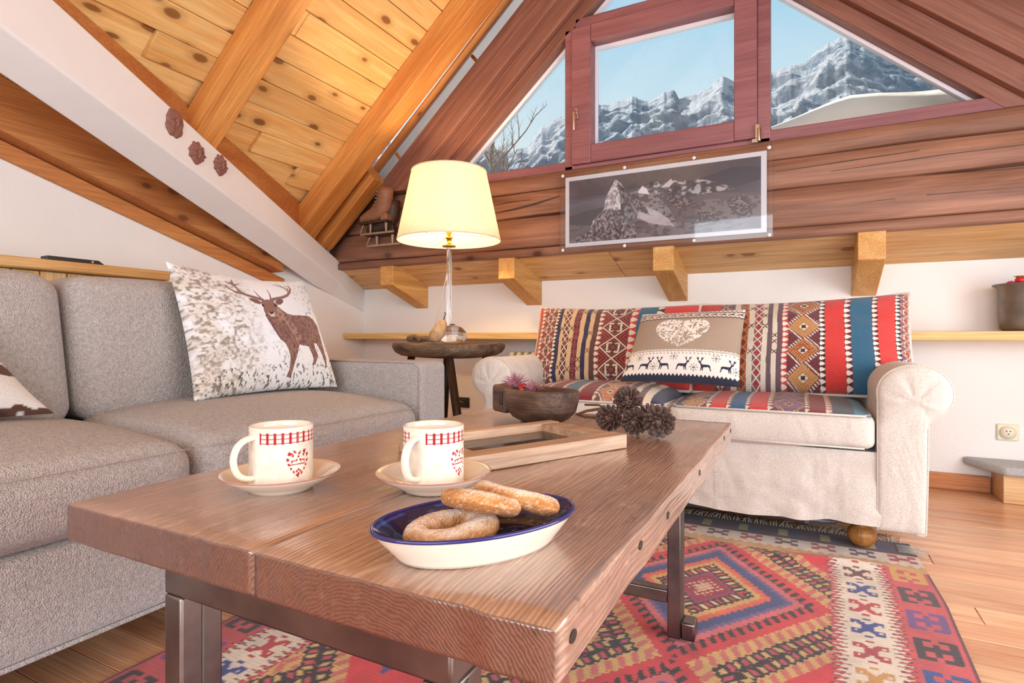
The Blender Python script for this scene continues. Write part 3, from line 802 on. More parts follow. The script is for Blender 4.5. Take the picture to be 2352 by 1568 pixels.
sn = ramp(nt, ad2.outputs[0], [(.0, g(0)), (.5, g(0)), (1, g(1))])
for e_, ps in zip(sn.node.color_ramp.elements, (.0, .5, .6)): e_.position = ps
mp = nt.nodes.new('ShaderNodeMapRange'); mp.inputs['From Min'].default_value = 1.36; mp.inputs['From Max'].default_value = 1.50; link(nt, ad2.outputs[0], mp.inputs['Value'])
hazy_rock = ramp(nt, noise(nt, co, .08, 6), [(.3, C(140, 168, 190)), (.7, C(206, 212, 218))])  # blue-grey distance haze is mixed into the rock colour
link(nt, mixc(nt, mp.outputs[0], hazy_rock, C(248, 250, 252)), p.inputs['Base Color'])
bump(nt, p, n_a, 1.0, 30)
M['mountain'] = mm
mo = npobj('mountain', np.stack([X_, Y_, H], -1).reshape(-1, 3), grid_faces(na, nr), M['mountain'], smooth=False)
tag(mo, 'jagged rocky mountain range with snow fields beyond the gable window', 'mountain')

# bare trees in front of the mountain
def bare_tree(x, y, z, hgt, seed, spread, label):
    rr = random.Random(seed); mb = MB()
    def grow(p, d, L, r, lev):
        pts = [p]; dd = d.copy()
        for k in range(4):
            dd = (dd + Vector((rr.gauss(0, .09), rr.gauss(0, .09), .03))).normalized(); pts.append(pts[-1] + dd * L / 4)
        mb.tube([tuple(q) for q in pts], [r * (1 - .16 * k) for k in range(5)], 5)
        if lev < 3:
            nb = 13 if lev == 0 else 5
            for i in range(nb):
                t = .2 + .8 * (i + rr.random()) / nb; q = pts[min(4, int(t * 4))].lerp(pts[min(4, int(t * 4) + 1)], t * 4 % 1)
                an = rr.uniform(0, 2 * math.pi); s = Vector((math.cos(an), math.sin(an), rr.uniform(.25, .8))) * spread + dd * .55
                grow(q, s.normalized(), L * (.42 if lev == 0 else .5) * (1.1 - .6 * t), r * .42, lev + 1)
    grow(Vector((0, 0, 0)), Vector((0, 0, 1)), hgt, hgt * .012, 0)
    o = mb.build('bare_tree', M['bark'], smooth=True); o.location = (x, y, z)
    return tag(o, label, 'tree', 'bare trees outside the gable window')
# snowy slope the trees stand on
nx, ny = 40, 40
U, V = np.meshgrid(np.linspace(-60, 40, nx), np.linspace(8, 70, ny))
Zg = -.6 + .14 * (V - 8) + 1.6 * (vnoise(nx, ny, 5, 5, 77, 3) - .5)
hill = npobj('snow_slope', np.stack([U, V, Zg], -1).reshape(-1, 3), grid_faces(nx, ny), M['snow']); tag(hill, 'snow covered slope below the bare trees outside', 'snow')
def hz(x, y_): return float(Zg[int(round((y_ - 8) / 62 * 39)), int(round((x + 60) / 100 * 39))]) - .5
bare_tree(-11.2, 19.4, hz(-11.2, 19.4), 10.2, 3, .5, 'thin straight leafless tree outside the window, next to the window mullion')
bare_tree(-15.2, 20.2, hz(-15.2, 20.2), 9.0, 8, 1.0, 'spreading leafless tree outside the window, behind the lamp shade')
bare_tree(-12.9, 24.0, hz(-12.9, 24.0), 8.0, 15, .8, 'low leafless tree outside the window, between the two taller bare trees')
# ------------------------------------------------------------------ soft furniture
def softbox(name, x0, x1, y0, y1, z0, z1, r, mat, parent, n=18, deform=None):
    bm = bmesh.new(); bmesh.ops.create_cube(bm, size=2.0)
    bmesh.ops.subdivide_edges(bm, edges=bm.edges[:], cuts=n, use_grid_fill=True)
    h = np.array([(x1-x0)/2, (y1-y0)/2, (z1-z0)/2]); c = np.array([(x1+x0)/2, (y1+y0)/2, (z1+z0)/2])
    r = min(r, h.min() * .98)
    for v in bm.verts:
        s = np.array(v.co); s = np.sign(s) * np.abs(s) ** .8            # gather rows near the edges
        q = s * h; inner = np.clip(q, -(h - r), h - r); d = q - inner; L = np.linalg.norm(d)
        if L > 1e-9: q = inner + d / L * r
        p = c + q
        if deform is not None: p = deform(p, s)
        v.co = p
    bmesh.ops.recalc_face_normals(bm, faces=bm.faces)
    me = bpy.data.meshes.new(name); bm.to_mesh(me); bm.free()
    me.polygons.foreach_set('use_smooth', [True] * len(me.polygons)); me.materials.append(mat)
    return put(bpy.data.objects.new(name, me), parent)
def seam(path, parent, mat, r=.0022, name='seam'):
    return MB().tube(path, r, 6).build(name, mat, parent, smooth=True)

# grey sofa along the left side
sf = thing('sofa', 'light grey boucle sofa with square arms, a deer cushion on its seat', 'sofa', (-1.7, .85, 0))
softbox('base', -2.14, -1.262, -.36, 1.868, .100, .302, .022, M['boucle'], sf, 12)
softbox('back_frame', -2.14, -1.96, -.36, 1.868, .11, .80, .03, M['boucle'], sf, 10)
for (ya, yb) in ((1.703, 1.87), (-.37, -.203)):
    arm = softbox('armrest', -2.14, -1.255, ya, yb, .098, .606, .022, M['boucle'], sf, 16)
    e = .0015
    seam([(-2.0, ya + .004, .602), (-1.29, ya + .004, .602), (-1.266, ya + .004, .58), (-1.260, ya + .004, .12)], arm, M['boucle'], .0025)
def seat_def(yc):
    def f(p, s):
        p = p.copy()
        k = (1 - abs(s[1]) ** 3); t = (s[0] + 1) / 2; wz_ = min(1, max(0, (p[2] - .31) / .16)); wz_ = wz_ * wz_ * (3 - 2 * wz_)
        p[2] += wz_ * (.036 * k * (1 - (2 * t - .75) ** 2 * .55) - .022 * t ** 3)
        wx_ = min(1, max(0, (s[0] - .2) / .8)); p[0] += .014 * wx_ * (1 - s[1] ** 4) * (1 - s[2] ** 2)
        if s[0] > 0: p[1] = yc + (p[1] - yc) * (1 - .012 * s[0])
        return p
    return f
for (ya, yb) in ((.853, 1.700), (-.20, .847)):
    cu = softbox('seat_cushion', -1.86, -1.25, ya, yb, .300, .474, .055, M['boucle'], sf, 28, seat_def((ya + yb) / 2))
    pts = []
    for q in np.linspace(ya + .012, yb - .012, 30):
        s = (q - (ya + yb) / 2) / ((yb - ya) / 2); k = 1 - abs(s) ** 4
        pts.append((-1.2565 + .0085 * k - .010 * abs(s) ** 12, q, .440 + .004 * k))
    seam(pts, cu, M['boucle'], .0022)
def back_def(p, s):
    p = p.copy(); t = (p[2] - .46) / .42
    p[0] -= .085 * t
    if s[0] > 0: p[0] += .030 * (1 - abs(s[1]) ** 3) * (1 - (s[2] * .9) ** 2)
    if p[2] > .8: p[2] += .012 * (1 - s[1] ** 4)
    return p
for (ya, yb) in ((.850, 1.695), (-.20, .842)):
    bc = softbox('back_cushion', -1.99, -1.765, ya, yb, .455, .872, .06, M['boucle'], sf, 22, back_def)
for x in (-2.05, -1.34):
    for q in (-.26, 1.76): MB().lathe([(.022, 0), (.026, .1)], (x, q, 0), 14, cap=True).build('leg', M['black_plastic'], sf, smooth=False)
MB().tube([(-1.2625, -.35, .106), (-1.2625, 1.85, .106)], .005, 8).build('welt', M['boucle'], sf, smooth=True)

# pillow made from its four corners
def pillow_mesh(name, TL, TR, BR, BL, canvas, tf, tb, pinch, mat, back, q=.5, pw=2.2, wr=.004, seed=0, sag=0.0):
    TL, TR, BR, BL = [np.array(p, float) for p in (TL, TR, BR, BL)]
    w, h = canvas.w, canvas.h
    u = np.linspace(-1, 1, w); v = np.linspace(-1, 1, h); U, V = np.meshgrid(u, v)
    def sheet_(U, V, t, sgn, seed):
        hh, ww = U.shape
        Us = U * (1 - pinch * (1 - V ** 2)); Vs = V * (1 - pinch * (1 - U ** 2))
        a = (Us + 1) / 2; b = (Vs + 1) / 2
        P = (BL * ((1-a)*(1-b))[..., None] + BR * (a*(1-b))[..., None] + TL * ((1-a)*b)[..., None] + TR * (a*b)[..., None])
        n = np.cross(BR - BL + TR - TL, TL - BL + TR - BR); n = n / np.linalg.norm(n)
        prof = ((1 - np.abs(U) ** pw) * (1 - np.abs(V) ** pw)).clip(0) ** q
        wrk = (vnoise(ww, hh, 3, 3, seed, 3) - .5) * wr * 2 * prof ** .5
        P[..., 2] -= sag * (1 - U ** 2) * (V + 1) / 2
        return P + n * (sgn * (t * prof) + wrk)[..., None]
    front = sheet_(U, V, tf, 1, seed).reshape(-1, 3)
    ub = np.linspace(-1, 1, 40); Ub, Vb = np.meshgrid(ub, ub)
    bk = sheet_(Ub, Vb, tb, -1, seed + 1).reshape(-1, 3)
    F1 = grid_faces(w, h); F2 = grid_faces(40, 40)[:, ::-1] + len(front)
    cols = np.vstack([canvas.flat(), np.tile(np.array(back, float), (len(bk), 1))])
    return np_mesh(name, np.vstack([front, bk]), np.vstack([F1, F2]), mat, cols), front.reshape(h, w, 3)
def edge_path(fr, step=6):
    h, w = fr.shape[:2]
    p = [fr[0, i] for i in range(0, w, step)] + [fr[j, w-1] for j in range(0, h, step)] + [fr[h-1, i] for i in range(w-1, 0, -step)] + [fr[j, 0] for j in range(h-1, 0, -step)]
    return p + [p[0]]

# --- deer cushion: printed from an outline drawing
cv = Canvas(310, 270, (232, 236, 243))
hm_ = homog([(60, 70), (1490, 250), (1800, 1350), (320, 1500)])
n1 = vnoise(310, 270, 60, 60, 2, 3); n2 = vnoise(310, 270, 10, 10, 3, 4); n3 = vnoise(310, 270, 90, 50, 4, 2)
u, v = cv.u, cv.v
leftw = np.clip(1.15 - u * 2.6, 0, 1) * np.clip(n2 * 2.4 - .5, 0, 1)
cv.mask(np.clip(leftw * .8, 0, 1), (206, 192, 178))
cv.mask(np.clip(leftw * 1.2 * np.clip((n1 - .40) * 3, 0, 1), 0, .42), (140, 124, 110))
cv.mask(np.clip(leftw * 1.5 * np.clip((n1 - .60) * 6, 0, 1), 0, .45), (92, 82, 74))
cv.mask(np.clip(.35 - v, 0, 1) * 1.2, (222, 214, 202))
cv.mask((n3 > .66) & (v < .30) & (n2 > .5), (150, 142, 134), .6)
cv.mask((n3 > .68) & (v < .16), (84, 80, 76), .8)
cv.mask(np.clip((u - .6) * 1.6, 0, 1) * np.clip((v - .3) * 1.5, 0, 1), (214, 230, 244))
cv.mask((n3 > .66) & (u > .74) & (v > .45) & (n2 > .45), (124, 142, 166), .7)
cv.mask((n3 > .58) & (n2 > .5) & (v < .45) & (v > .12), (190, 188, 192), .35)
deer = (126, 92, 86)
for w0, w1, pts in (
    (.013, .006, [(915, 500), (830, 470), (740, 440), (680, 390), (650, 330), (625, 285)]), (.009, .002, [(640, 320), (640, 280), (655, 240)]), (.009, .002, [(635, 315), (590, 300), (572, 265)]),
    (.006, .002, [(655, 322), (715, 293)]), (.010, .002, [(725, 433), (640, 412), (580, 365), (535, 320)]), (.008, .002, [(915, 497), (870, 440), (842, 380)]),
    (.012, .006, [(1010, 495), (1130, 468), (1200, 440), (1240, 400), (1262, 360), (1252, 312)]), (.007, .002, [(1222, 395), (1230, 345), (1212, 298)]), (.007, .002, [(1215, 375), (1170, 320), (1115, 272)]),
    (.006, .002, [(1195, 340), (1140, 315), (1075, 294)]), (.007, .002, [(1005, 495), (1003, 430), (988, 370)])):
    cv.line(hm_(pts), w0, w1, (134, 102, 98), .78)
body = [(905,570),(925,690),(960,760),(1000,830),(1040,890),(1080,950),(1130,990),(1180,1070),(1205,1140),(1215,1260),(1200,1320),(1250,1330),(1262,1200),(1280,1080),(1300,990),(1360,1000),(1410,1000),(1440,1060),(1475,1130),(1465,1190),(1500,1180),(1530,1090),(1500,1030),(1480,960),(1510,960),(1545,1010),(1590,1090),(1620,1150),(1630,1200),(1645,1190),(1640,1110),(1615,1030),(1590,950),(1570,850),(1550,760),(1500,700),(1440,670),(1340,665),(1240,670),(1170,655),(1120,620),(1080,580),(1050,540),(1020,500),(960,490),(910,510)]
bm_ = cv.poly(hm_(body), deer)
cv.mask(bm_ & (n1 > .5), (158, 120, 108), .6)
cv.mask(bm_ & (n3 > .56), (92, 62, 62), .5)
mane = cv.inside(hm_([(1060, 560), (1120, 640), (1230, 760), (1310, 900), (1290, 1000), (1180, 800), (1080, 740), (1040, 680)])); cv.mask(mane & bm_ & (n1 > .44), (176, 144, 124), .7)
cv.poly(hm_([(890,530),(910,510),(960,495),(1020,505),(1060,545),(1065,590),(1040,640),(1030,690),(1000,697),(965,680),(945,640),(905,580)]), (136, 100, 90))
for ear in ([(760,485),(800,480),(860,500),(895,530),(880,555),(830,540),(790,515)], [(1045,515),(1090,490),(1140,490),(1140,520),(1110,550),(1070,555)]):
    cv.poly(hm_(ear), (118, 82, 78))
cv.poly(hm_([(955,650),(1030,640),(1030,692),(985,697)]), (206, 190, 180)); cv.poly(hm_([(965,640),(1022,635),(1015,655),(985,668)]), (48, 40, 40))
cv.disc(hm_([(1045, 562)])[0], .010, (40, 30, 30), .78); cv.disc(hm_([(908, 565)])[0], .009, (40, 30, 30), .78)
for pts in ([(478, 1432), (478, 1366)], [(478, 1366), (528, 1432)], [(528, 1432), (528, 1358)]): cv.line(hm_(pts), .006, .006, (128, 124, 118), .78)
me, fr = pillow_mesh('pillow', (-1.815, 1.105, .940), (-1.815, 1.665, .925), (-1.605, 1.640, .505), (-1.625, 1.075, .505), cv, .085, .02, .05, M['cotton'], (84, 70, 62), wr=.008, seed=4, sag=.02)
o = put(bpy.data.objects.new('pillow', me)); tag(o, 'white cushion printed with a brown antlered deer, standing on the grey sofa', 'cushion')

# --- brown and white hide cushion at the other end of the sofa
cv = Canvas(90, 80, (238, 234, 232)); nn = vnoise(90, 80, 4, 4, 9, 3)
cv.mask(nn > .52, (96, 62, 48)); cv.mask(nn > .62, (70, 42, 34))
me, fr = pillow_mesh('hide_pillow', (-1.80, .18, .76), (-1.80, .60, .76), (-1.66, .735, .508), (-1.64, .15, .505), cv, .075, .02, .06, M['sugar'], (200, 190, 184), seed=12, wr=.012)
o = put(bpy.data.objects.new('hide_pillow', me)); tag(o, 'brown and white cowhide cushion on the grey sofa, away from the lamp', 'cushion')

# --- kilim weave
CREAM = (226, 214, 196); TAN = (206, 176, 136); MAROON = (112, 40, 44); RED = (200, 66, 60); BLUE = (58, 104, 134); NAVY = (52, 50, 82); MAUVE = (110, 90, 98); BROWN = (96, 66, 62); RUST = (168, 96, 60); DARK = (66, 46, 46)
def kilim(w, h, asp, stripes, seed=0, bg=MAROON):
    """stripes: (u0, u1, kind, colours); asp = height / width of the cloth"""
    c = Canvas(w, h, bg); wob = (vnoise(w, h, 3, 3, seed, 2) - .5) * .012
    U = c.u + wob; V = c.v * asp
    for (a, b, kind, cols) in stripes:
        m = (U >= a) & (U < b); mid = (a + b) / 2; hw = (b - a) / 2; x = (U - mid)
        if kind == 's': c.mask(m, cols[0])
        elif kind == 't':                      # row of teeth
            c.mask(m, cols[0]); pe = hw * 2.1
            ph = (V / pe) % 1.0 - .5
            tt_ = (x / hw + 1) / 2; c.mask(m & (np.abs(ph) < .46 * np.clip(1.02 - tt_, 0, 1) ** .6 * np.clip(tt_ * 6, 0, 1)), cols[1])
            if len(cols) > 2: c.mask(m & (np.abs(ph) > .44), cols[2])
        elif kind == 'c':                      # chain of diamonds between crosses
            c.mask(m, cols[0]); pe = hw * 2.3; ph = (V / pe) % 1.0 - .5
            d = np.abs(x) / hw + np.abs(ph) / .5
            c.mask(m & (np.abs(d - 1.0) < .16), cols[2]); c.mask(m & (d < .78), cols[1]); c.mask(m & (np.abs(d - .42) < .08), cols[3] if len(cols) > 3 else cols[0])
        elif kind == 'd':                      # thin diamonds
            c.mask(m, cols[0]); pe = hw * 2.2; ph = (V / pe) % 1.0 - .5; d = np.abs(x) / hw + np.abs(ph) / .5
            c.mask(m & (np.abs(d - .8) < .09), cols[1]); c.mask(m & (d < .25), cols[1])
        elif kind == 'h':                      # hooked lattice
            c.mask(m, cols[0]); pe = hw * 1.5; ph = (V / pe) % 1.0 - .5
            d = np.abs(x) / hw + np.abs(ph) / .5
            c.mask(m & (d > 1.0), cols[3] if len(cols) > 3 else cols[0])
            c.mask(m & (np.abs((d * 3.4) % 1.0 - .5) < .15), cols[1]); c.mask(m & (np.abs(d - 1.0) < .07), cols[2])
            hk = (np.abs(np.abs(x) / hw - .42) < .07) & (np.abs(ph) < .17) | ((np.abs(np.abs(ph) - .2) < .035) & (np.abs(x) / hw < .45) & (np.abs(x) / hw > .12))
            c.mask(m & hk, cols[2])
        elif kind == 'm':                      # comb-edged medallions
            c.mask(m, cols[0]); pe = hw * 1.75; ph = (V / pe + .1) % 1.0 - .5; k = np.floor(V / pe + .1).astype(int)
            d = np.abs(x) / hw + np.abs(ph) / .5
            comb = (np.sin((U * 1.0 + V) * 330) > .1)
            c.mask(m & (d > 1.0) & (d < 1.32) & comb, cols[2])
            c.mask(m & (d < .96), cols[1]); c.mask(m & (d < .96) & (k % 2 == 0), cols[4])
            c.mask(m & (np.abs(d - .88) < .05), cols[3]); c.mask(m & (d < .78) & (d > .42) & (np.sin(U * 420) * np.sin(V * 420) > .08), cols[3])
            c.mask(m & (d < .32), cols[2]); c.mask(m & (d < .24) & (np.abs(np.abs(x) / hw - np.abs(ph) / .5) < .1), DARK)
    # little crosses woven into the pale stripes
    g_ = np.random.default_rng(seed)
    for (a, b, kind, cols) in stripes:
        if kind == 's' and cols[0] in (CREAM, TAN) and b - a < .06:
            for k in range(3):
                cy = g_.uniform(.1, .9); r = (b - a) * .42
                for sgn in (1, -1): c.line([((a+b)/2 - r, cy - sgn * r / asp), ((a+b)/2 + r, cy + sgn * r / asp)], .0022, .0022, DARK if k else MAROON, asp)
    weave = 1 + .06 * (np.random.default_rng(seed + 5).random((h, w)) - .5) + .05 * np.sin(np.arange(h) * 2.1)[:, None]
    c.a *= weave[..., None]
    return c
HK = [(92, 50, 48), (158, 104, 92), CREAM, (120, 38, 44)]
MED = [(112, 60, 66), (150, 70, 44), CREAM, (206, 152, 96), (176, 128, 84)]
kl = kilim(330, 150, .47, [(0, .035, 's', [(182, 80, 62)]), (.035, .06, 't', [(182, 80, 62), CREAM, DARK]), (.06, .15, 'h', HK), (.15, .172, 't', [DARK, CREAM]), (.172, .196, 's', [NAVY]), (.196, .218, 's', [TAN]), (.218, .258, 'c', [DARK, MAROON, CREAM, (170, 90, 86)]),
     (.258, .288, 's', [TAN]), (.288, .328, 'd', [(104, 38, 52), (170, 110, 112)]), (.328, .358, 's', [TAN]), (.358, .388, 's', [NAVY]), (.388, .416, 's', [TAN]), (.416, .448, 's', [BROWN]), (.448, .478, 't', [(160, 78, 62), CREAM, DARK]), (.478, .64, 'h', HK),
     (.64, .68, 't', [RED, CREAM]), (.68, .78, 's', [BLUE]), (.78, .82, 't', [DARK, CREAM]), (.82, 1.01, 's', [RED])], 31)
kr = kilim(420, 180, .50, [(0, .12, 's', [RED]), (.12, .176, 'h', HK), (.176, .200, 's', [MAUVE]), (.200, .228, 's', [CREAM]), (.228, .272, 'c', [RUST, (112, 46, 40), (198, 130, 84), (150, 80, 60)]), (.272, .300, 's', [CREAM]), (.300, .342, 'c', [(138, 100, 96), (156, 50, 58), (232, 220, 208), (190, 90, 90)]),
     (.342, .367, 's', [CREAM]), (.367, .390, 's', [MAUVE]), (.390, .413, 's', [CREAM]), (.413, .437, 's', [MAUVE]), (.437, .464, 't', [(206, 76, 68), (240, 232, 222)]), (.464, .61, 'm', MED), (.61, .634, 't', [DARK, (240, 232, 222)]), (.634, .72, 's', [(210, 66, 62)]),
     (.72, .748, 't', [MAROON, (240, 232, 222)]), (.748, .84, 's', [BLUE]), (.84, .864, 't', [MAROON, (240, 232, 222)]), (.864, .936, 's', [(216, 72, 68)]), (.936, .956, 't', [DARK, (240, 232, 222)]), (.956, 1.01, 'h', [(150, 60, 66), (196, 110, 60), CREAM, (92, 82, 110)])], 32)
sl_ = kilim(280, 120, .72, [(0, .06, 's', [(190, 84, 66)]), (.06, .20, 'h', HK), (.20, .225, 't', [MAROON, CREAM]), (.225, .31, 's', [(124, 40, 46)]), (.31, .335, 't', [(176, 100, 80), CREAM]), (.335, .43, 's', [(72, 104, 122)]), (.43, .455, 't', [(176, 100, 80), CREAM]),
     (.455, .55, 's', [(124, 40, 46)]), (.55, .575, 't', [MAUVE, CREAM]), (.575, .72, 'm', [(120, 74, 66), (196, 140, 100), CREAM, (206, 152, 110), (176, 110, 80)]), (.72, .75, 't', [(170, 90, 78), CREAM]), (.75, .79, 's', [MAUVE]), (.79, .83, 's', [CREAM]), (.83, .87, 's', [MAUVE]), (.87, .92, 's', [CREAM]), (.92, 1.01, 's', [NAVY])], 33)
sr_ = kilim(330, 120, .72, [(0, .04, 's', [BLUE]), (.04, .19, 'm', MED), (.19, .22, 't', [MAROON, CREAM]), (.22, .30, 's', [(204, 66, 62)]), (.30, .325, 't', [MAROON, CREAM]), (.325, .40, 's', [(48, 92, 140)]), (.40, .425, 't', [MAROON, CREAM]), (.425, .51, 's', [(204, 64, 60)]), (.51, .54, 't', [MAROON, CREAM]),
     (.54, .70, 'm', [(110, 66, 84), (130, 84, 96), (206, 160, 130), (96, 96, 140), (150, 100, 96)]), (.70, .725, 't', [MAROON, CREAM]), (.725, .80, 's', [(136, 50, 52)]), (.80, .83, 't', [(176, 120, 110), CREAM]), (.83, .93, 's', [(84, 90, 104)]), (.93, 1.01, 's', [(78, 138, 168)])], 34)

# --- cream slip-covered sofa with rolled arms
cs = thing('sofa', 'cream linen sofa with rolled arms and woven kilim cushions, under the shelf', 'sofa', (-.44, 2.5, 0))
SX0, SX1, SY0, SY1 = -1.085, .200, 2.10, 2.96
# rolled arms
def arm_outline(n=40):
    pts = [(0, .095), (0, .50)]
    c0 = (.095, .525); rx, rz = .097, .087
    for t in np.linspace(R(188), R(-62), n): pts.append((c0[0] + rx * math.cos(t), c0[1] + rz * math.sin(t)))
    pts += [(.130, .435), (.128, .25), (.124, .095)]
    # resample evenly
    P = np.array(pts); d = np.r_[0, np.cumsum(np.hypot(*np.diff(np.vstack([P, P[:1]]), axis=0).T))]
    s = np.linspace(0, d[-1], 121)[:-1]; Pc = np.vstack([P, P[:1]])
    return np.c_[np.interp(s, d, Pc[:, 0]), np.interp(s, d, Pc[:, 1])]
OUT = arm_outline()
for side, xb in ((1, SX1), (-1, SX0)):
    V = []; F = []; n = len(OUT)
    ysec = list(np.linspace(SY0 + .004, SY1, 26))
    rgn = np.random.default_rng(5 + side); nz = vnoise(n, 26, 7, 7, 40 + side, 3) - .5
    cen = np.array([.07, .36])
    for j, yv in enumerate(ysec):
        for i, (px, pz) in enumerate(OUT):
            k = 1 + .012 * nz[j, i] / .5
            p = cen + (np.array([px, pz]) - cen) * k
            V.append((xb + side * p[0], yv, p[1]))
    for j in range(len(ysec) - 1):
        for i in range(n): F.append((j*n+i, j*n+(i+1) % n, (j+1)*n+(i+1) % n, (j+1)*n+i))
    # puckered front: rings towards the heart of the roll and down the post
    base = 0; rings = [list(range(n))]
    c_roll = np.array([.095, .50])
    for rk in (.93, .80, .66, .5, .34, .18):
        ring = []
        for i, (px, pz) in enumerate(OUT):
            tgt = c_roll if pz > .42 else np.array([.062, pz + (.42 - pz) * .25])
            p = tgt + (np.array([px, pz]) - tgt) * rk
            th = math.atan2(pz - .50, px - .095)
            rip = (.0016 * math.sin(th * 7 + side) + .0008 * math.sin(th * 13 + 2.1 * side)) * (4 * rk * (1 - rk)) * max(0, min(1, (pz - .40) / .06))
            ring.append(len(V)); V.append((xb + side * p[0], SY0 - .020 * (1 - rk ** 2) ** .5 * (1 if pz > .42 else .35) + rip, p[1]))
        rings.append(ring)
    for a, b in zip(rings[:-1], rings[1:]):
        for i in range(n): F.append((a[i], b[i], b[(i+1) % n], a[(i+1) % n]))
    F.append(tuple(rings[-1]))
    F.append(tuple((len(ysec) - 1) * n + i for i in range(n)))
    ao = MB().add(V, F).build('armrest', M['linen'], cs, smooth=True)
    seam([(xb + side * px, SY0 + .002, pz) for px, pz in OUT[:-8]], ao, M['linen_trim'], .0028, 'piping')
# base and skirt
MB().box(SX0 - .1, SX1 + .1, 2.16, SY1, .12, .33).build('base', M['linen'], cs, bevel=.01)
MB().box(SX0 - .12, SX1 + .12, 2.74, SY1, .12, .74).build('back_frame', M['linen'], cs, bevel=.03)
n_, m_ = 130, 26
U, V = np.meshgrid(np.linspace(SX0 - .01, SX1 + .01, n_), np.linspace(0, 1, m_))
wz = vnoise(n_, m_, 16, 3, 51, 3) - .5; hem = (vnoise(n_, 2, 9, 1, 52, 2)[0] - .5) * .022
Zk = .336 - (.336 - (.100 + hem[None, :])) * (1 - V)
Yk = 2.108 + wz * .022 * (1 - V) ** .7 - .012 * (1 - V) 
npobj('skirt', np.stack([U, Yk, Zk], -1).reshape(-1, 3), grid_faces(n_, m_), M['linen'], cs)
# seat cushions with kilim tops
for (xa, xb, canv, dome, tilt) in ((SX0 + .006, -.447, sl_, .062, .01), (-.440, SX1 - .006, sr_, .036, .0)):
    def sd(p, s, xa=xa, xb=xb):
        p = p.copy()
        if s[1] < -.4: p[1] -= .012 * (1 - s[0] ** 4) * (1 - s[2] ** 2)
        if s[2] < 0 and s[1] < 0: p[2] += .006 * math.sin(p[0] * 9)
        return p
    cu = softbox('seat_cushion', xa, xb, 2.085, 2.74, .338, .452, .026, M['linen'], cs, 24, sd)
    w, h = canv.w, canv.h
    U, V = np.meshgrid(np.linspace(0, 1, w), np.linspace(0, 1, h))
    nzv = vnoise(w, h, 4, 3, 61, 3) - .5
    prof = ((1 - np.abs(2*U-1) ** 4) * (1 - np.abs(2*V-1) ** 3.2)).clip(0) ** .55
    P = np.stack([xa + .012 + (xb - xa - .024) * U, 2.092 + .60 * V, .4475 + dome * prof + nzv * .012 * prof], -1).reshape(-1, 3)
    npobj('kilim_top', P, grid_faces(w, h), M['kilim'], cu, canv.flat())
    zt = .449
    seam([(xa + .02, 2.30, zt), (xa + .012, 2.12, zt), (xa + .03, 2.088, zt), (xb - .03, 2.088, zt), (xb - .012, 2.12, zt), (xb - .012, 2.30, zt)], cu, M['linen_trim'], .004, 'piping')
    seam([(xa + .03, 2.082, .348), (xb - .03, 2.082, .348)], cu, M['linen_trim'], .003, 'piping')
# back cushions
for (TL, TR, BR, BL, canv, sd_) in (((-1.190, 2.63, .842), (-.415, 2.63, .838), (-.425, 2.44, .470), (-1.165, 2.44, .470), kl, 71), ((-.412, 2.63, .838), (.350, 2.62, .862), (.350, 2.44, .480), (-.420, 2.44, .470), kr, 72)):
    me, fr = pillow_mesh('back_cushion', TL, TR, BR, BL, canv, .095, .06, .026, M['kilim'], (222, 212, 200), q=.46, pw=2.8, wr=.016, seed=sd_, sag=.016)
    bo = put(bpy.data.objects.new('back_cushion', me), cs)
    MB().tube(edge_path(fr), .0075, 6).build('piping', M['linen_trim'], bo, smooth=True)
# turned feet, dark lining and the tube of the folding bed
for x in (.165, -1.05):
    for q in (2.205, 2.88):
        MB().lathe([(.0, 0), (.026, 0), (.030, .006), (.040, .016), (.044, .032), (.040, .050), (.028, .062), (.024, .070), (.032, .078), (.034, .120), (0, .120)], (x, q, .0108 if q < 2.5 else .0), 28).build('foot', M['oak'], cs, smooth=True)
MB().box(SX0, SX1, 2.2, 2.9, .105, .12).build('lining', M['dark_lining'], cs)
MB().tube([(-1.0, 2.150, .088), (.05, 2.150, .088), (.085, 2.160, .090), (.10, 2.20, .095)], .011, 12).build('bed_frame_tube', M['bar_steel'], cs, smooth=True)
MB().box(-.005, .012, 2.136, 2.164, .074, .102).build('bed_frame_clamp', M['bar_steel'], cs, bevel=.003)

# --- heart and reindeer cushion
cv = Canvas(290, 220, (166, 146, 128)); asp = .78; u, v = cv.u, cv.v
TAU = (166, 146, 128); WH = (236, 228, 220); NV = (48, 50, 66)
zig = lambda pe, am: am * (np.abs(((u * pe) % 1) - .5) * 2 - .5)
cv.mask(v > .86 + zig(26, .012), (214, 196, 180))
cv.mask(np.abs(v - .86 - zig(26, .016)) < .007, NV); cv.mask(np.abs(v - .945 - zig(26, .016)) < .007, NV)
cv.mask(v > .955 + zig(26, .012), WH)
cv.mask((v > .965) & (np.sin(u * 150) * np.sin(v * 260) > .25), NV)
for k in range(13):                                            # running animals in the upper band
    cx = .04 + k * .077; w = .024
    cv.poly([(cx - w, .895), (cx - w * .3, .912), (cx + w * .8, .915), (cx + w * 1.3, .935), (cx + w, .908), (cx + w * 1.3, .885), (cx + w * .6, .898), (cx - w * .4, .896), (cx - w * 1.2, .88)], NV)
cream = v < .36 + zig(30, .012)
cv.mask(cream, WH); cv.mask(np.abs(v - .378 - zig(30, .014)) < .006, WH)
cv.mask((np.abs(v - .335) < .008) & (((u * 30) % 1) > .62), (170, 156, 146))
cv.mask(v < .075 + zig(30, .03), NV)
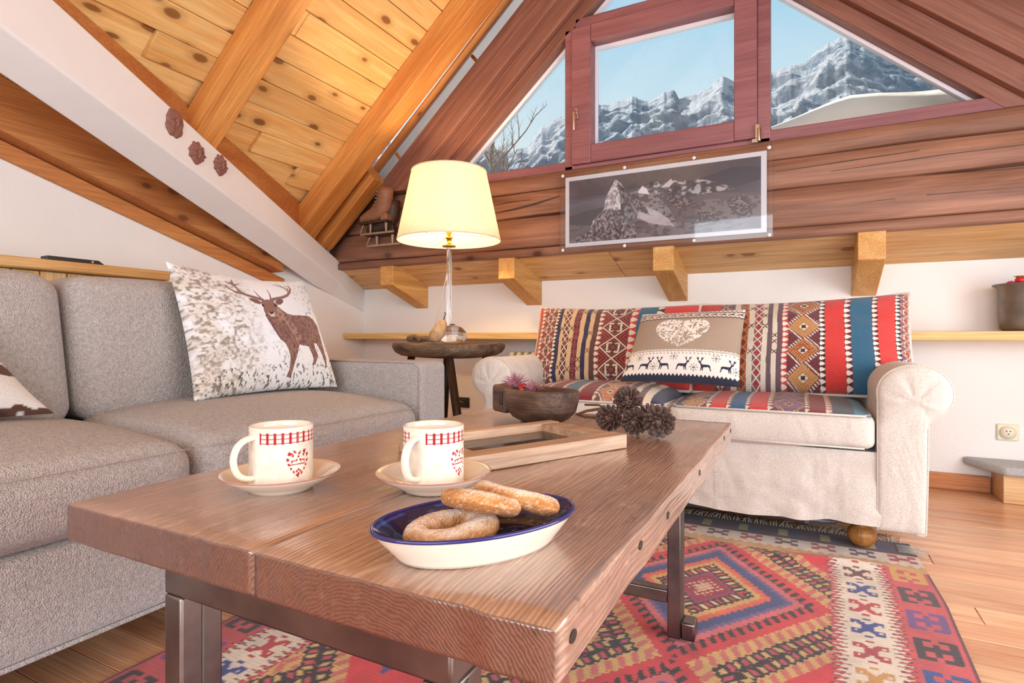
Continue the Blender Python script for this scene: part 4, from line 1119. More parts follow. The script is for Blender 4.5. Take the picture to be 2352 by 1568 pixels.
# heart
hx = (u - .47) / .25; hy = (v - .615) / .19
heart = ((hx ** 2 + (hy - .55 * np.abs(hx) ** .75 + .05) ** 2 * 1.0) < 1.0)
nz1 = vnoise(290, 220, 70, 60, 81, 1)
cv.mask(heart, WH)
cv.mask(heart & (nz1 > .60), TAU); 
cv.mask(heart & (np.abs(hx) < .36 * (1.0 - (hy + .9) / 1.75).clip(0, 1)) & (((hy * 9 + np.abs(hx) * 9) % 1) < .45) & (np.abs(hx) > .02), TAU)
for yy_ in (.60, .50): cv.mask(heart & (np.abs(v - yy_) < .004) & (np.abs(hx) > .3), TAU)
for k, (cx, cy, s) in enumerate(((.30, .635, 1), (.38, .635, 1), (.55, .635, -1), (.63, .635, -1), (.36, .545, 1), (.58, .545, -1), (.44, .505, 1), (.50, .505, -1))):
    w = .022 * s
    cv.poly([(cx - w, cy - .03), (cx - w * .8, cy), (cx + w * .4, cy + .004), (cx + w, cy + .04), (cx + w * 1.25, cy + .02), (cx + w * .8, cy - .03), (cx + w * .5, cy - .03), (cx + w * .5, cy - .012), (cx - w * .5, cy - .012), (cx - w * .6, cy - .03)], TAU, .75)
# reindeer and snow crystals
def reindeer(cx, cy, s, flip):
    f = -1 if flip else 1
    B = [(-.50, .10), (-.52, -.15), (-.60, -.45), (-.50, -.45), (-.40, -.15), (-.30, -.05), (.15, -.08), (.22, -.45), (.30, -.45), (.30, -.10), (.40, -.45), (.48, -.45), (.42, -.05), (.45, .10), (.55, .35), (.72, .38), (.70, .48), (.58, .55), (.44, .48), (.34, .25), (.2, .20), (-.35, .20)]
    cv.poly([(cx + f * x * s, cy + y_ * s / asp) for x, y_ in B], NV)
    for br in ([(.50, .5), (.36, .72), (.40, .95)], [(.38, .72), (.24, .86)], [(.38, .80), (.26, .98)], [(.56, .5), (.72, .70), (.70, .95)], [(.71, .72), (.86, .86)], [(.71, .80), (.84, .98)]):
        cv.line([(cx + f * x * s, cy + y_ * s / asp) for x, y_ in br], .0038, .003, NV, asp)
for cx, fl in ((.055, True), (.20, False), (.375, True), (.535, False), (.73, True), (.90, False)): reindeer(cx, .180, .085, fl)
for cx, cy in ((.135, .285), (.285, .165), (.455, .290), (.635, .165), (.815, .285), (.975, .16)):
    rr_ = np.hypot(u - cx, (v - cy) * asp); th = np.arctan2((v - cy) * asp, u - cx)
    cv.mask((rr_ < .038) & ((np.abs(np.sin(th * 4)) < .42) | (rr_ < .010)) & ((rr_ * 150) % 1 > .22), (92, 86, 84))
me, fr = pillow_mesh('heart_pillow', (-.598, 2.33, .790), (-.202, 2.34, .803), (-.212, 2.205, .515), (-.655, 2.205, .520), cv, .062, .05, .035, M['cotton'], NV, seed=23, wr=.004)
o = put(bpy.data.objects.new('heart_pillow', me)); tag(o, 'taupe cushion with a white heart and navy reindeer, on the cream sofa', 'cushion')

# --- kilim rug
RX0, RX1, RY0, RY1 = -1.26, .322, -.25, 2.305
w, h = 360, 600
cv = Canvas(w, h, (186, 66, 74)); X = RX0 + (RX1 - RX0) * cv.u; Y = RY0 + (RY1 - RY0) * cv.v
cxr = (RX0 + RX1) / 2
centers = []
for k in range(-4, 5):
    for xc in (-.25, -1.31): centers.append((xc, 1.645 + k * .79, 0))
    for xc in (.28, -.78): centers.append((xc, 1.25 + k * .79, 1))
centers = [(x, y_, t) for (x, y_, t) in centers]
best = np.full(X.shape, 9.0); typ = np.zeros(X.shape, int); DX = np.zeros(X.shape); DY = np.zeros(X.shape)
for (xc, yc, t) in centers:
    d = np.abs(X - xc) / .25 + np.abs(Y - yc) / .345
    m = d < best; best[m] = d[m]; typ[m] = t; DX[m] = (X - xc)[m]; DY[m] = (Y - yc)[m]
along = (np.abs(DX) * 1.0 - np.abs(DY)) * 1.0
tooth = np.abs(((along / .028) % 1) - .5) * 2
D = best + (tooth - .5) * .035
RB = (150, 44, 66); BK = (46, 36, 40); TN = (208, 166, 106); OR = (214, 110, 80); BL_ = (62, 74, 124); PK = (206, 104, 110); MR = (124, 40, 56); RD = (204, 58, 66)
hook = lambda pe, ph=0: (((along / pe + ph + best * 2.2) % 1) < .5)
def band(a, b, col, sel=None):
    m = (D >= a) & (D < b)
    if sel is not None: m &= sel
    cv.mask(m, col)
band(0, .33, RB); band(.0, .10, (214, 170, 150)); cv.mask((D < .2) & (np.sin(X * 300) * np.sin(Y * 260) > .3), (226, 190, 160)); band(.28, .34, (150, 60, 110))
band(.33, .52, BK); band(.36, .48, (226, 206, 150), (((along / .055) % 1) < .28)); band(.36, .48, (196, 70, 70), (((along / .055 + .5) % 1) < .25))
band(.52, .62, TN); band(.60, .72, OR); band(.66, .72, (216, 90, 80))
band(.70, .86, BL_); band(.84, .90, (110, 90, 140)); band(.90, 1.0, PK)
band(1.0, 1.16, RD); band(1.0, 1.14, BK, hook(.042)); band(1.0, 1.02, BK)
band(1.16, 1.26, RD); band(1.26, 1.46, TN); band(1.28, 1.44, (198, 108, 100), hook(.05)); band(1.46, 1.64, BK); band(1.50, 1.60, (206, 170, 110), (((along / .06) % 1) < .3)); band(1.50, 1.60, (190, 80, 90), (((along / .06 + .45) % 1) < .3)); band(1.64, 9, RD)
t1 = typ == 1
cv.mask(t1 & (best > .9) & (best < 1.30), RD); cv.mask(t1 & (D > .62) & (D < .95), BL_); cv.mask(t1 & (D > .5) & (D < .64), PK)
# borders, mirrored about the middle of the rug
Q = np.abs(X - cxr); edge = (RX1 - RX0) / 2
qa, qb, qc = edge - .262, edge - .232, edge - .142       # field | serration | white band | serration
sp = np.abs(((Y / .019) % 1) - .5) * 2
cv.mask(Q > qa - .002, (196, 80, 84)); 
wht = (Q > qb - .034 * sp) & (Q < qc + .034 * sp); cv.mask(wht, (222, 208, 192))
cv.mask((np.abs(Q - (qb - .034 * sp)) < .0035) | (np.abs(Q - (qc + .034 * sp)) < .0035), (86, 44, 52))
mid = (qb + qc) / 2; pe = .118
k = np.floor(Y / pe).astype(int); py = (Y / pe) % 1 - .5; xx = (Q - mid) / .040; yy2 = py / .5
pal = [(178, 58, 64), (64, 76, 138), (104, 60, 62), (186, 60, 66), (196, 146, 84), (170, 60, 74), (58, 72, 140)]
mot = ((np.abs(xx) < .35) & (np.abs(yy2) < .25)) | ((np.abs(np.abs(xx) - .62) < .30) & (np.abs(np.abs(yy2) - .42) < .20)) | ((np.abs(np.abs(xx) - np.abs(yy2) * .9) < .22) & (np.abs(yy2) < .5) & (np.abs(xx) < .9)) | ((np.abs(xx) < .25) & (np.abs(np.abs(yy2) - .78) < .08))
for i, cc in enumerate(pal): cv.mask(mot & (k % len(pal) == i) & (Q > qb) & (Q < qc), cc)
cv.mask(mot & (np.abs(np.abs(xx) - .62) < .10) & (np.abs(np.abs(yy2) - .34) < .07), (222, 208, 192))
# outer border with double hooks
pe2 = .150; k2 = np.floor((Y + .03) / pe2).astype(int); py2 = ((Y + .03) / pe2) % 1 - .5; x2 = (Q - (edge - .058)) / .052; y2 = py2 / .5
hk = (np.abs(y2) < .14) & (np.abs(x2) < .55) | ((np.abs(np.abs(x2) - .62) < .16) & (np.abs(y2) < .62)) | ((np.abs(np.abs(y2) - .58) < .11) & (np.abs(x2) > .15) & (np.abs(x2) < .75)) | ((np.abs(x2) < .13) & (np.abs(y2) < .40))
pal2 = [(74, 52, 56), (204, 156, 86), (70, 50, 54), (54, 78, 142), (60, 44, 50), (110, 70, 130)]
for i, cc in enumerate(pal2): cv.mask(hk & (k2 % len(pal2) == i) & (Q > qc + .036), cc)
cv.mask(Q > edge - .007, (104, 50, 60))
# far end border
EE = RY1 - Y
cv.mask((EE < .27) & (EE > .20), (196, 150, 96)); sp2 = np.abs(((X / .03) % 1) - .5) * 2
cv.mask((EE < .215 + .02 * sp2) & (EE > .13), (214, 198, 184))
xm = ((X / .11) % 1 - .5) * 2; ym = (EE - .17) / .035
m3 = ((np.abs(xm) < .35) & (np.abs(ym) < .3)) | ((np.abs(np.abs(xm) - .45) < .22) & (np.abs(np.abs(ym) - .55) < .3)); ki = np.floor(X / .11).astype(int)
for i, cc in enumerate(((172, 54, 60), (96, 60, 84), (178, 60, 64), (112, 70, 60))): cv.mask(m3 & (ki % 4 == i) & (EE < .205) & (EE > .135), cc)
cv.mask(EE < .128, (88, 34, 48)); cv.mask((EE < .11) & (EE > .03) & (np.sin(X * 48) * np.sin(EE * 60) > .25), (44, 52, 88)); cv.mask((EE < .105) & (EE > .035) & (np.abs(np.sin(X * 24)) > .93), (170, 150, 90)); cv.mask(EE < .02, (50, 30, 38))
abr = vnoise(w, h, 40, 60, 91, 3); cv.a *= (.90 + .2 * abr)[..., None]
cv.a *= (1 + .05 * np.sin(np.arange(h) * 2.6))[:, None, None]
nzr = vnoise(w, h, 5, 8, 92, 3) - .5
Zr = .0035 + .0065 * np.clip(nzr + .25, 0, 1) * np.clip(EE / .3, .0, 1) + .012 * np.exp(-((Y - 2.00 - .05 * np.sin(X * 5)) / .035) ** 2) * np.clip((X + .3) / .3, 0, 1) * np.clip((.28 - X) / .12, 0, 1)
edge_dx = .012 * np.sin(Y * 3.1 + 1) - .03 * np.clip((Y - 1.8) / .6, 0, 1)
P = np.stack([X + edge_dx * np.clip((X - cxr) / edge, 0, 1), Y, Zr], -1).reshape(-1, 3)
rug = thing('rug', 'red and blue flat-woven kilim rug with diamond medallions under the coffee table', 'rug', (cxr, 1.1, 0))
npobj('weave', P, grid_faces(w, h), M['kilim'], rug, cv.flat())
fm = MB(); rr = random.Random(5)
for i in range(150):
    x = RX0 + .01 + i * (RX1 - RX0 - .02) / 149 - .03
    dx = rr.gauss(0, .022); L = rr.uniform(.05, .085)
    fm.tube([(x, RY1 - .004, .004), (x + dx * .4, RY1 + L * .5, .006 + rr.random() * .004), (x + dx, RY1 + L, .003)], .0019, 4)
tag(fm.build('fringe', M['fringe'], rug, smooth=True), kind='stuff')
fm = MB()
for i in range(8):
    y0 = RY1 - .10 + i * .010; L = rr.uniform(.05, .085); dy = rr.gauss(0, .012)
    fm.tube([(RX1 - .055, y0, .005), (RX1 - .045 + L * .5, y0 + dy * .6 - .004, .006), (RX1 - .04 + L, y0 + dy - .006, .0025)], [.0016, .0013, .0009], 5)
fm.build('corner_tassel', M['fringe'], rug, smooth=True)
# ------------------------------------------------------------------ coffee table and what stands on it
TZ = .495; TX0, TX1, TY0, TY1 = -.812, -.156, .370, 1.447
tb = thing('coffee_table', 'low coffee table with a thick worn plank top on a steel tube frame', 'table', (-.48, .91, 0))
def slab(x0, x1, seed, rl=False, rr=False):
    """worn plank, long axis along y, with rounded, slightly uneven edges"""
    nx, ny = 34, 90; rg = np.random.default_rng(seed)
    bm = bmesh.new(); bmesh.ops.create_cube(bm, size=2.0)
    bmesh.ops.subdivide_edges(bm, edges=bm.edges[:], cuts=30, use_grid_fill=True)
    hx, hy, hz = (x1-x0)/2, (TY1-TY0)/2, .0235; c = np.array([(x0+x1)/2, (TY0+TY1)/2, TZ - hz]); r = .0045
    wl = np.interp(np.linspace(-1, 1, 50), np.linspace(-1, 1, 18), rg.normal(0, .0007, 18))
    for v in bm.verts:
        s = np.array(v.co); s = np.sign(s) * np.abs(s) ** .75
        h = np.array([hx, hy, hz]); q = s * h; inner = np.clip(q, -(h - r), h - r); d = q - inner; L = np.linalg.norm(d)
        if L > 1e-9: q = inner + d / L * r
        k = np.interp(s[1], np.linspace(-1, 1, 50), wl); k2 = np.interp(s[0], np.linspace(-1, 1, 50), wl[::-1])
        if (s[0] > .97 and rr) or (s[0] < -.97 and rl): q[0] += k
        if abs(s[1]) > .97: q[1] += k2
        if s[2] > .9: q[2] += k2 * .35 + .0006 * math.sin(q[1] * 30 + seed)
        if rl and s[0] < -.8 and s[1] < -.9: q[1] += .001 * ((-s[0] - .8) / .2) ** 2; 
        v.co = c + q
    bmesh.ops.recalc_face_normals(bm, faces=bm.faces)
    me = bpy.data.meshes.new('plank'); bm.to_mesh(me); bm.free(); me.polygons.foreach_set('use_smooth', [True] * len(me.polygons)); me.materials.append(M['table'])
    return put(bpy.data.objects.new('plank', me), tb)
slab(TX0, -.4716, 1, rl=True); slab(-.4704, TX1, 2, rr=True)
# nail heads and plugs along the edge
for i, (q, z) in enumerate(((.402, .474), (.60, .478), (.735, .472), (.98, .474), (1.30, .480), (1.42, .478))):
    o = MB().lathe([(0, 0), (.006, 0), (.006, .003), (0, .003)], (0, 0, 0), 12, sx=.8, sy=1.2).build('plug', M['black_plastic'], tb)
    o.matrix_basis = Matrix.Translation((TX1 - .0022, q, z)) @ Matrix.Rotation(R(90), 4, 'Y')
LX0, LX1 = -.630, -.252; LY0, LY1 = .382, 1.372; t_ = .030
def steel(name, *a, mat='steel'): return MB().box(*a).build(name, M[mat], tb, bevel=.003)
UZ = TZ - .0475
for x in (LX0, LX1 - t_):
    for q in (LY0, LY1 - .05):
        lg = steel('leg', x, x + t_, q, q + .050, .0105, UZ - .0315)
        MB().box(x + t_ - .001, x + t_ + .0012, q + .024, q + .026, .01, UZ - .035).build('weld_line', M['steel_bright'], lg)
        MB().box(x + t_, x + t_ + .03, q + .002, q + .048, .0105, .050).build('foot_bracket', M['steel'], lg, bevel=.004)
for q in (LY0, LY1 - .05): steel('cross_bar', LX0, LX1, q, q + .05, UZ - .031, UZ - .001)
for x in (LX0, LX1 - t_): steel('side_bar', x, x + t_, LY0 + .05, LY1 - .05, UZ - .031, UZ - .001)
steel('stretcher', LX0 + t_, LX1 - t_, LY1 - .045, LY1 - .015, .085, .115)

# mugs and saucers, local coordinates, handle along +x
def heart_mask(c, cu, cv_, w, h):
    hx = (c.u - cu) / w; hy = (c.v - cv_) / h
    return (hx ** 2 + (hy - .62 * np.abs(hx) ** .8 + .10) ** 2) , hx, hy
nw, nh = 300, 110
mc = Canvas(nw, nh, (240, 228, 212)); ang = mc.u * 360.0                 # u = 0 is the handle
RDC = (172, 34, 48)
bandm = (mc.v > .755) & (mc.v < .945) & (ang > 17) & (ang < 343)
barw = (ang - 17) % 13.4
mc.mask(bandm & (barw < 4.6), RDC)
for vv_ in (.775, .85, .925): mc.mask(bandm & (np.abs(mc.v - vv_) < .010), RDC, .65)
hmk, hx, hy = heart_mask(mc, 88 / 360.0, .40, .062, .215)
mc.mask((hmk < 1.0) & (hmk > .62) & (np.sin(np.arctan2(hy - .1, hx) * 14) > -.1), RDC)
def cow(cu, f):
    B = [(-1, -.6), (-.95, .4), (.6, .5), (.75, .9), (1.1, .6), (1.05, .1), (.7, 0), (.65, -.7), (.45, -.7), (.4, -.1), (-.6, -.1), (-.65, -.7)]
    mc.poly([(cu + f * x * .016, .455 + y_ * .045) for x, y_ in B], RDC)
cow(88/360 - .022, 1); cow(88/360 + .022, -1)
mc.mask((np.abs(mc.v - .40) < .012) & (np.abs(mc.u - 88/360) < .042), RDC)
for du, dv in ((0, .31), (-.010, .28), (.010, .28), (-.03, .55), (.03, .55), (-.036, .58), (.036, .58), (0, .24), (0, .53)): mc.mask((np.abs(mc.u - 88/360 - du) < .0055) & (np.abs(mc.v - dv) < .020), RDC)
MUG_R, MUG_H = .0405, .0765
def make_mug(loc, rz, label):
    t = thing('mug', label, 'mug', loc, rz, 'red and white mugs on saucers')
    th = mc.u * 2 * np.pi; V = np.stack([MUG_R * np.cos(th), MUG_R * np.sin(th), .002 + mc.v * MUG_H], -1)
    V[..., :2] *= (1 - .04 * np.clip(.04 - mc.v, 0, 1)[..., None] / .04)
    me = MUGMESH.get('body')
    if me is None:
        me = MUGMESH['body'] = np_mesh('body', V.reshape(-1, 3), grid_faces(nw, nh), M['ceramic_print'], mc.flat())
        r, hgt = MUG_R, MUG_H + .002
        MUGMESH['inner'] = MB().lathe([(r, hgt), (r - .0006, hgt + .0016), (r - .0022, hgt + .002), (r - .0036, hgt + .0008), (r - .004, hgt - .006), (r - .0045, .02), (r - .009, .008), (0, .007)], seg=64).mesh('rim', M['ceramic'], True)
        MUGMESH['bottom'] = MB().lathe([(r * .96, .0022), (r * .90, 0), (0, 0)], seg=48).mesh('foot', M['ceramic'], True)
        pa = []
        for k in np.linspace(-1, 1, 22):
            a = k * R(97); pa.append((r - .004 + .030 * max(0, math.cos(a)) ** .72, 0, .042 + .0262 * math.sin(a)))
        MUGMESH['handle'] = MB().tube(pa, [(.0056, .0040)] * len(pa), 14).mesh('handle', M['ceramic'], True)
    for nm, key in (('body', 'body'), ('rim', 'inner'), ('foot', 'bottom'), ('handle', 'handle')):
        put(bpy.data.objects.new(nm, MUGMESH[key]), t, local=True)
    return t
MUGMESH = {}
def make_saucer(loc, label):
    t = thing('saucer', label, 'saucer', loc, 0, 'white saucers under the mugs')
    if 'sau' not in MUGMESH:
        MUGMESH['sau'] = MB().lathe([(0, .0015), (.034, .0015), (.037, 0), (.040, 0), (.042, .003), (.058, .0105), (.072, .0195), (.0765, .0232), (.0768, .0242), (.0755, .0245), (.070, .0212), (.056, .0130), (.044, .0072), (.036, .0058), (.026, .0052), (.0, .0050)], seg=72).mesh('plate', M['ceramic'], True)
        pts = [(.0767 * math.cos(a), .0767 * math.sin(a), .0238) for a in np.linspace(0, 2 * math.pi, 73)]
        MUGMESH['saurim'] = MB().tube(pts, .0008, 6).mesh('rim_line', M['rim_pink'], True)
    put(bpy.data.objects.new('plate', MUGMESH['sau']), t, local=True); put(bpy.data.objects.new('rim_line', MUGMESH['saurim']), t, local=True)
    return t
m1 = (-.627, .538); m2 = (-.445, .632)
make_saucer((m1[0], m1[1], TZ + .0006), 'white saucer with a fine red rim under the mug next to the grey sofa')
make_saucer((m2[0], m2[1], TZ + .0006), 'white saucer with a fine red rim under the mug between the frame and the dish')
make_mug((m1[0], m1[1], TZ + .0062), R(-98), 'white mug with red checks and a heart, standing clear of the picture frame')
make_mug((m2[0], m2[1], TZ + .0062), R(-87), 'white mug with red checks and a heart, overlapping the picture frame behind the pastries')

# oval dish
dc = Vector((-.284, .479, TZ + .0005)); dr = math.atan2(.179, .118)
dish = thing('serving_dish', 'oval dish, dark blue inside and cream outside, holding sugared pastries', 'dish', tuple(dc), dr)
AXA, AXB = .105, .063
prof_o = [(0, .003), (.70, .003), (.73, 0), (.76, 0), (.78, .003), (.86, .012), (.94, .021), (.985, .0275), (1.0, .0295)]
MB().lathe(prof_o, seg=96, sx=AXA, sy=AXB).build('outer_wall', M['ceramic'], dish, smooth=True, local=True)
gw, gh = 160, 40
gc = Canvas(gw, gh, (30, 32, 78)); nzg = vnoise(gw, gh, 26, 10, 55, 2)
gc.mask(gc.v < .55, (34, 28, 52)); gc.mask((gc.v < .50) & (nzg > .55), (120, 104, 120)); gc.mask((gc.v < .5) & (nzg > .60), (22, 18, 30)); gc.mask((gc.v > .55) & (nzg > .66), (60, 70, 130))
pi_ = np.array([(0, .0058), (.30, .0058), (.62, .0062), (.74, .009), (.84, .016), (.92, .024), (.985, .0298)])
tt = np.linspace(0, 1, len(pi_)); rr_ = np.interp(gc.v, tt, pi_[:, 0]); zz_ = np.interp(gc.v, tt, pi_[:, 1]); th = gc.u * 2 * np.pi
npobj('glaze', np.stack([AXA * rr_ * np.cos(th), AXB * rr_ * np.sin(th), zz_], -1).reshape(-1, 3), grid_faces(gw, gh), M['glaze'], dish, gc.flat(), local=True)
MB().tube([(AXA * math.cos(a) * .997, AXB * math.sin(a) * .997, .0296) for a in np.linspace(0, 2 * math.pi, 97)], .0019, 8).build('rim', M['blue_rim'], dish, smooth=True, local=True)

# sugared ring pastries
def pastry(loc, rot, a, b, r, seed, label):
    nu, nv = 110, 36; U, V = np.meshgrid(np.linspace(0, 2*np.pi, nu), np.linspace(0, 2*np.pi, nv))
    nz = vnoise(nu, nv, 12, 6, seed, 3) - .5; fine = np.random.default_rng(seed).random((nv, nu)) - .5
    nz[:, -1] = nz[:, 0]; nz[-1] = nz[0]; fine[:, -1] = fine[:, 0]; fine[-1] = fine[0]
    rad = r * (1 + .16 * nz + .05 * fine + .10 * np.sin(U * 2 + seed))
    P = np.stack([(a + rad * np.cos(V) * 1.05) * np.cos(U), (b + rad * np.cos(V) * 1.05) * np.sin(U), rad * np.sin(V) * .92], -1)
    upn = np.sin(V)
    crust = np.array([206, 140, 80.0]) + (nz * 60)[..., None]
    crust = np.where((upn < -.2)[..., None], np.array([186, 118, 62.0]), crust)
    sug = np.clip(upn * 1.1 - .25 + nz * 1.3 + fine * .5, 0, 1) * .82; sug = np.maximum(sug, (fine > .38) * .5)
    col = crust * (1 - sug[..., None]) + np.array([244, 232, 226.0]) * sug[..., None]
    o = npobj('ring_pastry', P.reshape(-1, 3), grid_faces(nu, nv), M['sugar'], None, col.reshape(-1, 3))
    o.location = loc; o.rotation_euler = rot
    return tag(o, label, 'pastry', 'sugared ring pastries in the oval dish')
zb = TZ + .0075
pastry((-.303, .461, TZ + .0188), (R(2), R(-3), dr + .10), .0355, .0215, .0122, 3, 'sugared ring pastry lying flat in the blue dish')
def edge_on(loc, slope, lean):
    """ring lifted on its near side, so that its long edge shows"""
    vdir = (Vector(loc) - Vector((0, 0, .70))).normalized(); rgt = Vector((.889, .459, 0))
    nrm = (Vector((0, 0, 1)) - vdir * vdir.z); nrm = (nrm + rgt * slope + vdir * lean).normalized()
    lx = (rgt - nrm * rgt.dot(nrm)).normalized(); ly = nrm.cross(lx)
    return Matrix((lx, ly, nrm)).transposed().to_euler()
l2 = (-.283, .481, .5372); l3 = (-.262, .518, .5345)
pastry(l2, edge_on(l2, .17, .05), .0305, .018, .0100, 5, 'sugared ring pastry leaning on the flat one, in the middle of the dish')
pastry(l3, edge_on(l3, .24, .02), .0335, .018, .0100, 9, 'sugared ring pastry with a browned end, leaning over the far side of the dish')

# wooden picture frame lying on the table
fa = math.atan2(1.019 - .708, -.292 + .449)
F0 = Vector((-.449, .708)); fd = Vector((math.cos(fa), math.sin(fa))); fn = Vector((-math.sin(fa), math.cos(fa)))
FL, FW, FT, FB = .352, .218, .026, .046
pf = thing('picture_frame', 'pale wooden picture frame lying flat on the coffee table', 'picture frame', (F0.x, F0.y, TZ), fa)
def fbox(name, x0, x1, y0, y1, z0, z1, mat='frame_pale', parent=None): return MB().box(x0, x1, y0, y1, z0, z1).build(name, M[mat], parent or pf, bevel=.0015, local=True)
fbox('rail', 0, FL, 0, FB * .82, .0006, FT); fbox('rail', 0, FL, FW - FB * .6, FW, .0006, FT)
fbox('rail', 0, FB, FB * .82, FW - FB * .6, .0006, FT - .001); fbox('rail', FL - FB, FL, FB * .82, FW - FB * .6, .0006, FT - .001)
pcv = Canvas(90, 50, (206, 214, 226)); pcv.poly([(.1, 0), (.65, .05), (.6, .6), (.3, .75)], (176, 116, 92)); pcv.poly([(.62, .55), (1, .4), (1, 1), (.5, .95)], (96, 104, 122)); pcv.poly([(.55, .55), (.75, .75), (.62, .8)], (226, 226, 232)); pcv.a *= (.9 + .2 * vnoise(90, 50, 8, 8, 4, 3))[..., None]
PW = np.stack([FB + (FL - 2*FB) * pcv.u, FB * .82 + (FW - FB * 1.42) * pcv.v, np.full(pcv.u.shape, .006)], -1)
npobj('picture', PW.reshape(-1, 3), grid_faces(90, 50), M['photo_print'], pf, pcv.flat(), local=True)
fbox('glass', FB - .002, FL - FB + .002, FB * .8, FW - FB * .58, .0085, .0105, 'acrylic')

# carved wooden bowl with a lug
bc_ = Vector((-.565, 1.243)); ba = math.atan2(1.197 - 1.275, -.462 + .66)
bw_ = thing('wooden_bowl', 'rough hewn dark wooden bowl with a square lug, holding a pink tassel', 'bowl', (bc_.x, bc_.y, TZ), ba)
def bowl_ring(sa, sb, z, n=26, sq=2.6, fac=0.0, seed=0):
    rg = np.random.default_rng(seed); out = []
    for k in range(n):
        a = 2 * math.pi * k / n; c, s = math.cos(a), math.sin(a)
        q = (abs(c) ** sq + abs(s) ** sq) ** (-1 / sq) * (1 + fac * rg.normal())
        out.append((sa * q * c, sb * q * s, z))
    return out
rings = [bowl_ring(.052, .034, .0006, fac=.01, seed=1), bowl_ring(.072, .050, .010, fac=.015, seed=2), bowl_ring(.092, .064, .030, fac=.012, seed=3), bowl_ring(.098, .070, .060, fac=.008, seed=4), bowl_ring(.098, .070, .076, fac=.004, seed=5),
         bowl_ring(.094, .066, .0785), bowl_ring(.080, .052, .0785), bowl_ring(.077, .049, .072), bowl_ring(.072, .044, .034), bowl_ring(.05, .03, .018)]
v = [p for r0 in rings for p in r0]; n = 26; f = [tuple(range(n - 1, -1, -1))]
for i in range(len(rings) - 1):
    for k in range(n): f.append((i*n+k, i*n+(k+1) % n, (i+1)*n+(k+1) % n, (i+1)*n+k))
f.append(tuple((len(rings) - 1) * n + k for k in range(n)))
bo = MB().add(v, f).build('body', M['bowl'], bw_, bevel=0, local=True); bo.data.polygons.foreach_set('use_smooth', [True] * len(bo.data.polygons)); bo.data.set_sharp_from_angle(angle=R(26))
lg_ = MB(); 
for (y0, y1, z0, z1) in ((-.020, .020, .058, .070), (-.020, .020, .010, .026), (-.020, -.010, .026, .058), (.010, .020, .026, .058)): pass
lug = MB().prism([(-.150, y_, z_) for y_, z_ in ((-.030, .014), (.030, .014), (.030, .084), (-.030, .084))], [(-.092, y_, z_) for y_, z_ in ((-.034, .012), (.034, .012), (.034, .076), (-.034, .076))])
lo = lug.build('lug', M['bowl'], bw_, bevel=.010, bseg=3, local=True)
MB().box(-.112, -.100, -.0365, -.030, .034, .064).build('lug_slot', M['leather_dark'], lo, bevel=.002, local=True)
# pink tassel with red beads in the bowl
ts = thing('tassel', 'dusty pink thread tassel with red beads hanging over the bowl rim', 'ornament', (bc_.x - .05, bc_.y + .01, TZ + .078), ba)
tm = MB(); rr = random.Random(11)
for i in range(260):
    c0 = (-.018, -.006) if i < 150 else (.026, .012)
    a = rr.uniform(0, 2 * math.pi); e_ = rr.uniform(.05, 1.25); L = rr.uniform(.022, .044) if i < 150 else rr.uniform(.018, .032)
    d = Vector((math.cos(a) * math.cos(e_), math.sin(a) * math.cos(e_), math.sin(e_)))
    if i < 150: d = (d + Vector((-.55, -.1, .15))).normalized()
    p0 = Vector((c0[0] + rr.gauss(0, .004), c0[1] + rr.gauss(0, .004), .004 if i < 150 else -.004)); p1_ = p0 + d * L * .6 + Vector((0, 0, .002)); p2_ = p0 + d * L + Vector((0, 0, -.006 * rr.random()))
    tm.tube([tuple(p0), tuple(p1_), tuple(p2_)], [.0007, .0007, .0004], 3, cap=False)
tag(tm.build('threads', M['tassel'], ts, smooth=True, local=True), kind='stuff')
for i, (x, y_, z) in enumerate(((.000, -.010, .004), (.010, -.018, .003), (.020, -.026, -.001), (.006, -.004, .006))):
    MB().lathe([(.0001, -.0068), (.0040, -.0056), (.0064, -.002), (.0064, .002), (.0040, .0056), (.0001, .0068)], (x, y_, z), 16).build('bead', M['bead'], ts, smooth=True, local=True)

# pine cones: spiral of scales around a core
sv = []; sfc = []
for i, (t, wd, hz) in enumerate(((0, .30, .0), (.45, .55, .03), (.8, .62, .10), (1.0, .40, .20))):
    for k in (-1, 0, 1): sv.append((k * wd * .5, t, hz + (.10 if k == 0 else 0)))
for i in range(3):
    for k in range(2): sfc.append((i*3+k, i*3+k+1, (i+1)*3+k+1, (i+1)*3+k))
nb_ = len(sv); sv += [(x, y_, z - .12) for x, y_, z in sv]; sfc += [tuple(nb_ + q for q in reversed(f_)) for f_ in sfc[:6]]
sfc += [(9, 10, nb_+10, nb_+9), (10, 11, nb_+11, nb_+10), (0, 3, nb_+3, nb_), (3, 6, nb_+6, nb_+3), (6, 9, nb_+9, nb_+6), (2, nb_+2, nb_+5, 5), (5, nb_+5, nb_+8, 8), (8, nb_+8, nb_+11, 11), (0, nb_, nb_+1, 1), (1, nb_+1, nb_+2, 2)]
scale_me = mesh_from('scale', sv, sfc, M['cone'], True)
core_me = MB().lathe([(.001, -.5), (.25, -.42), (.42, -.1), (.36, .25), (.18, .5), (.001, .6)], seg=14).mesh('core', M['cone_tip'], True)
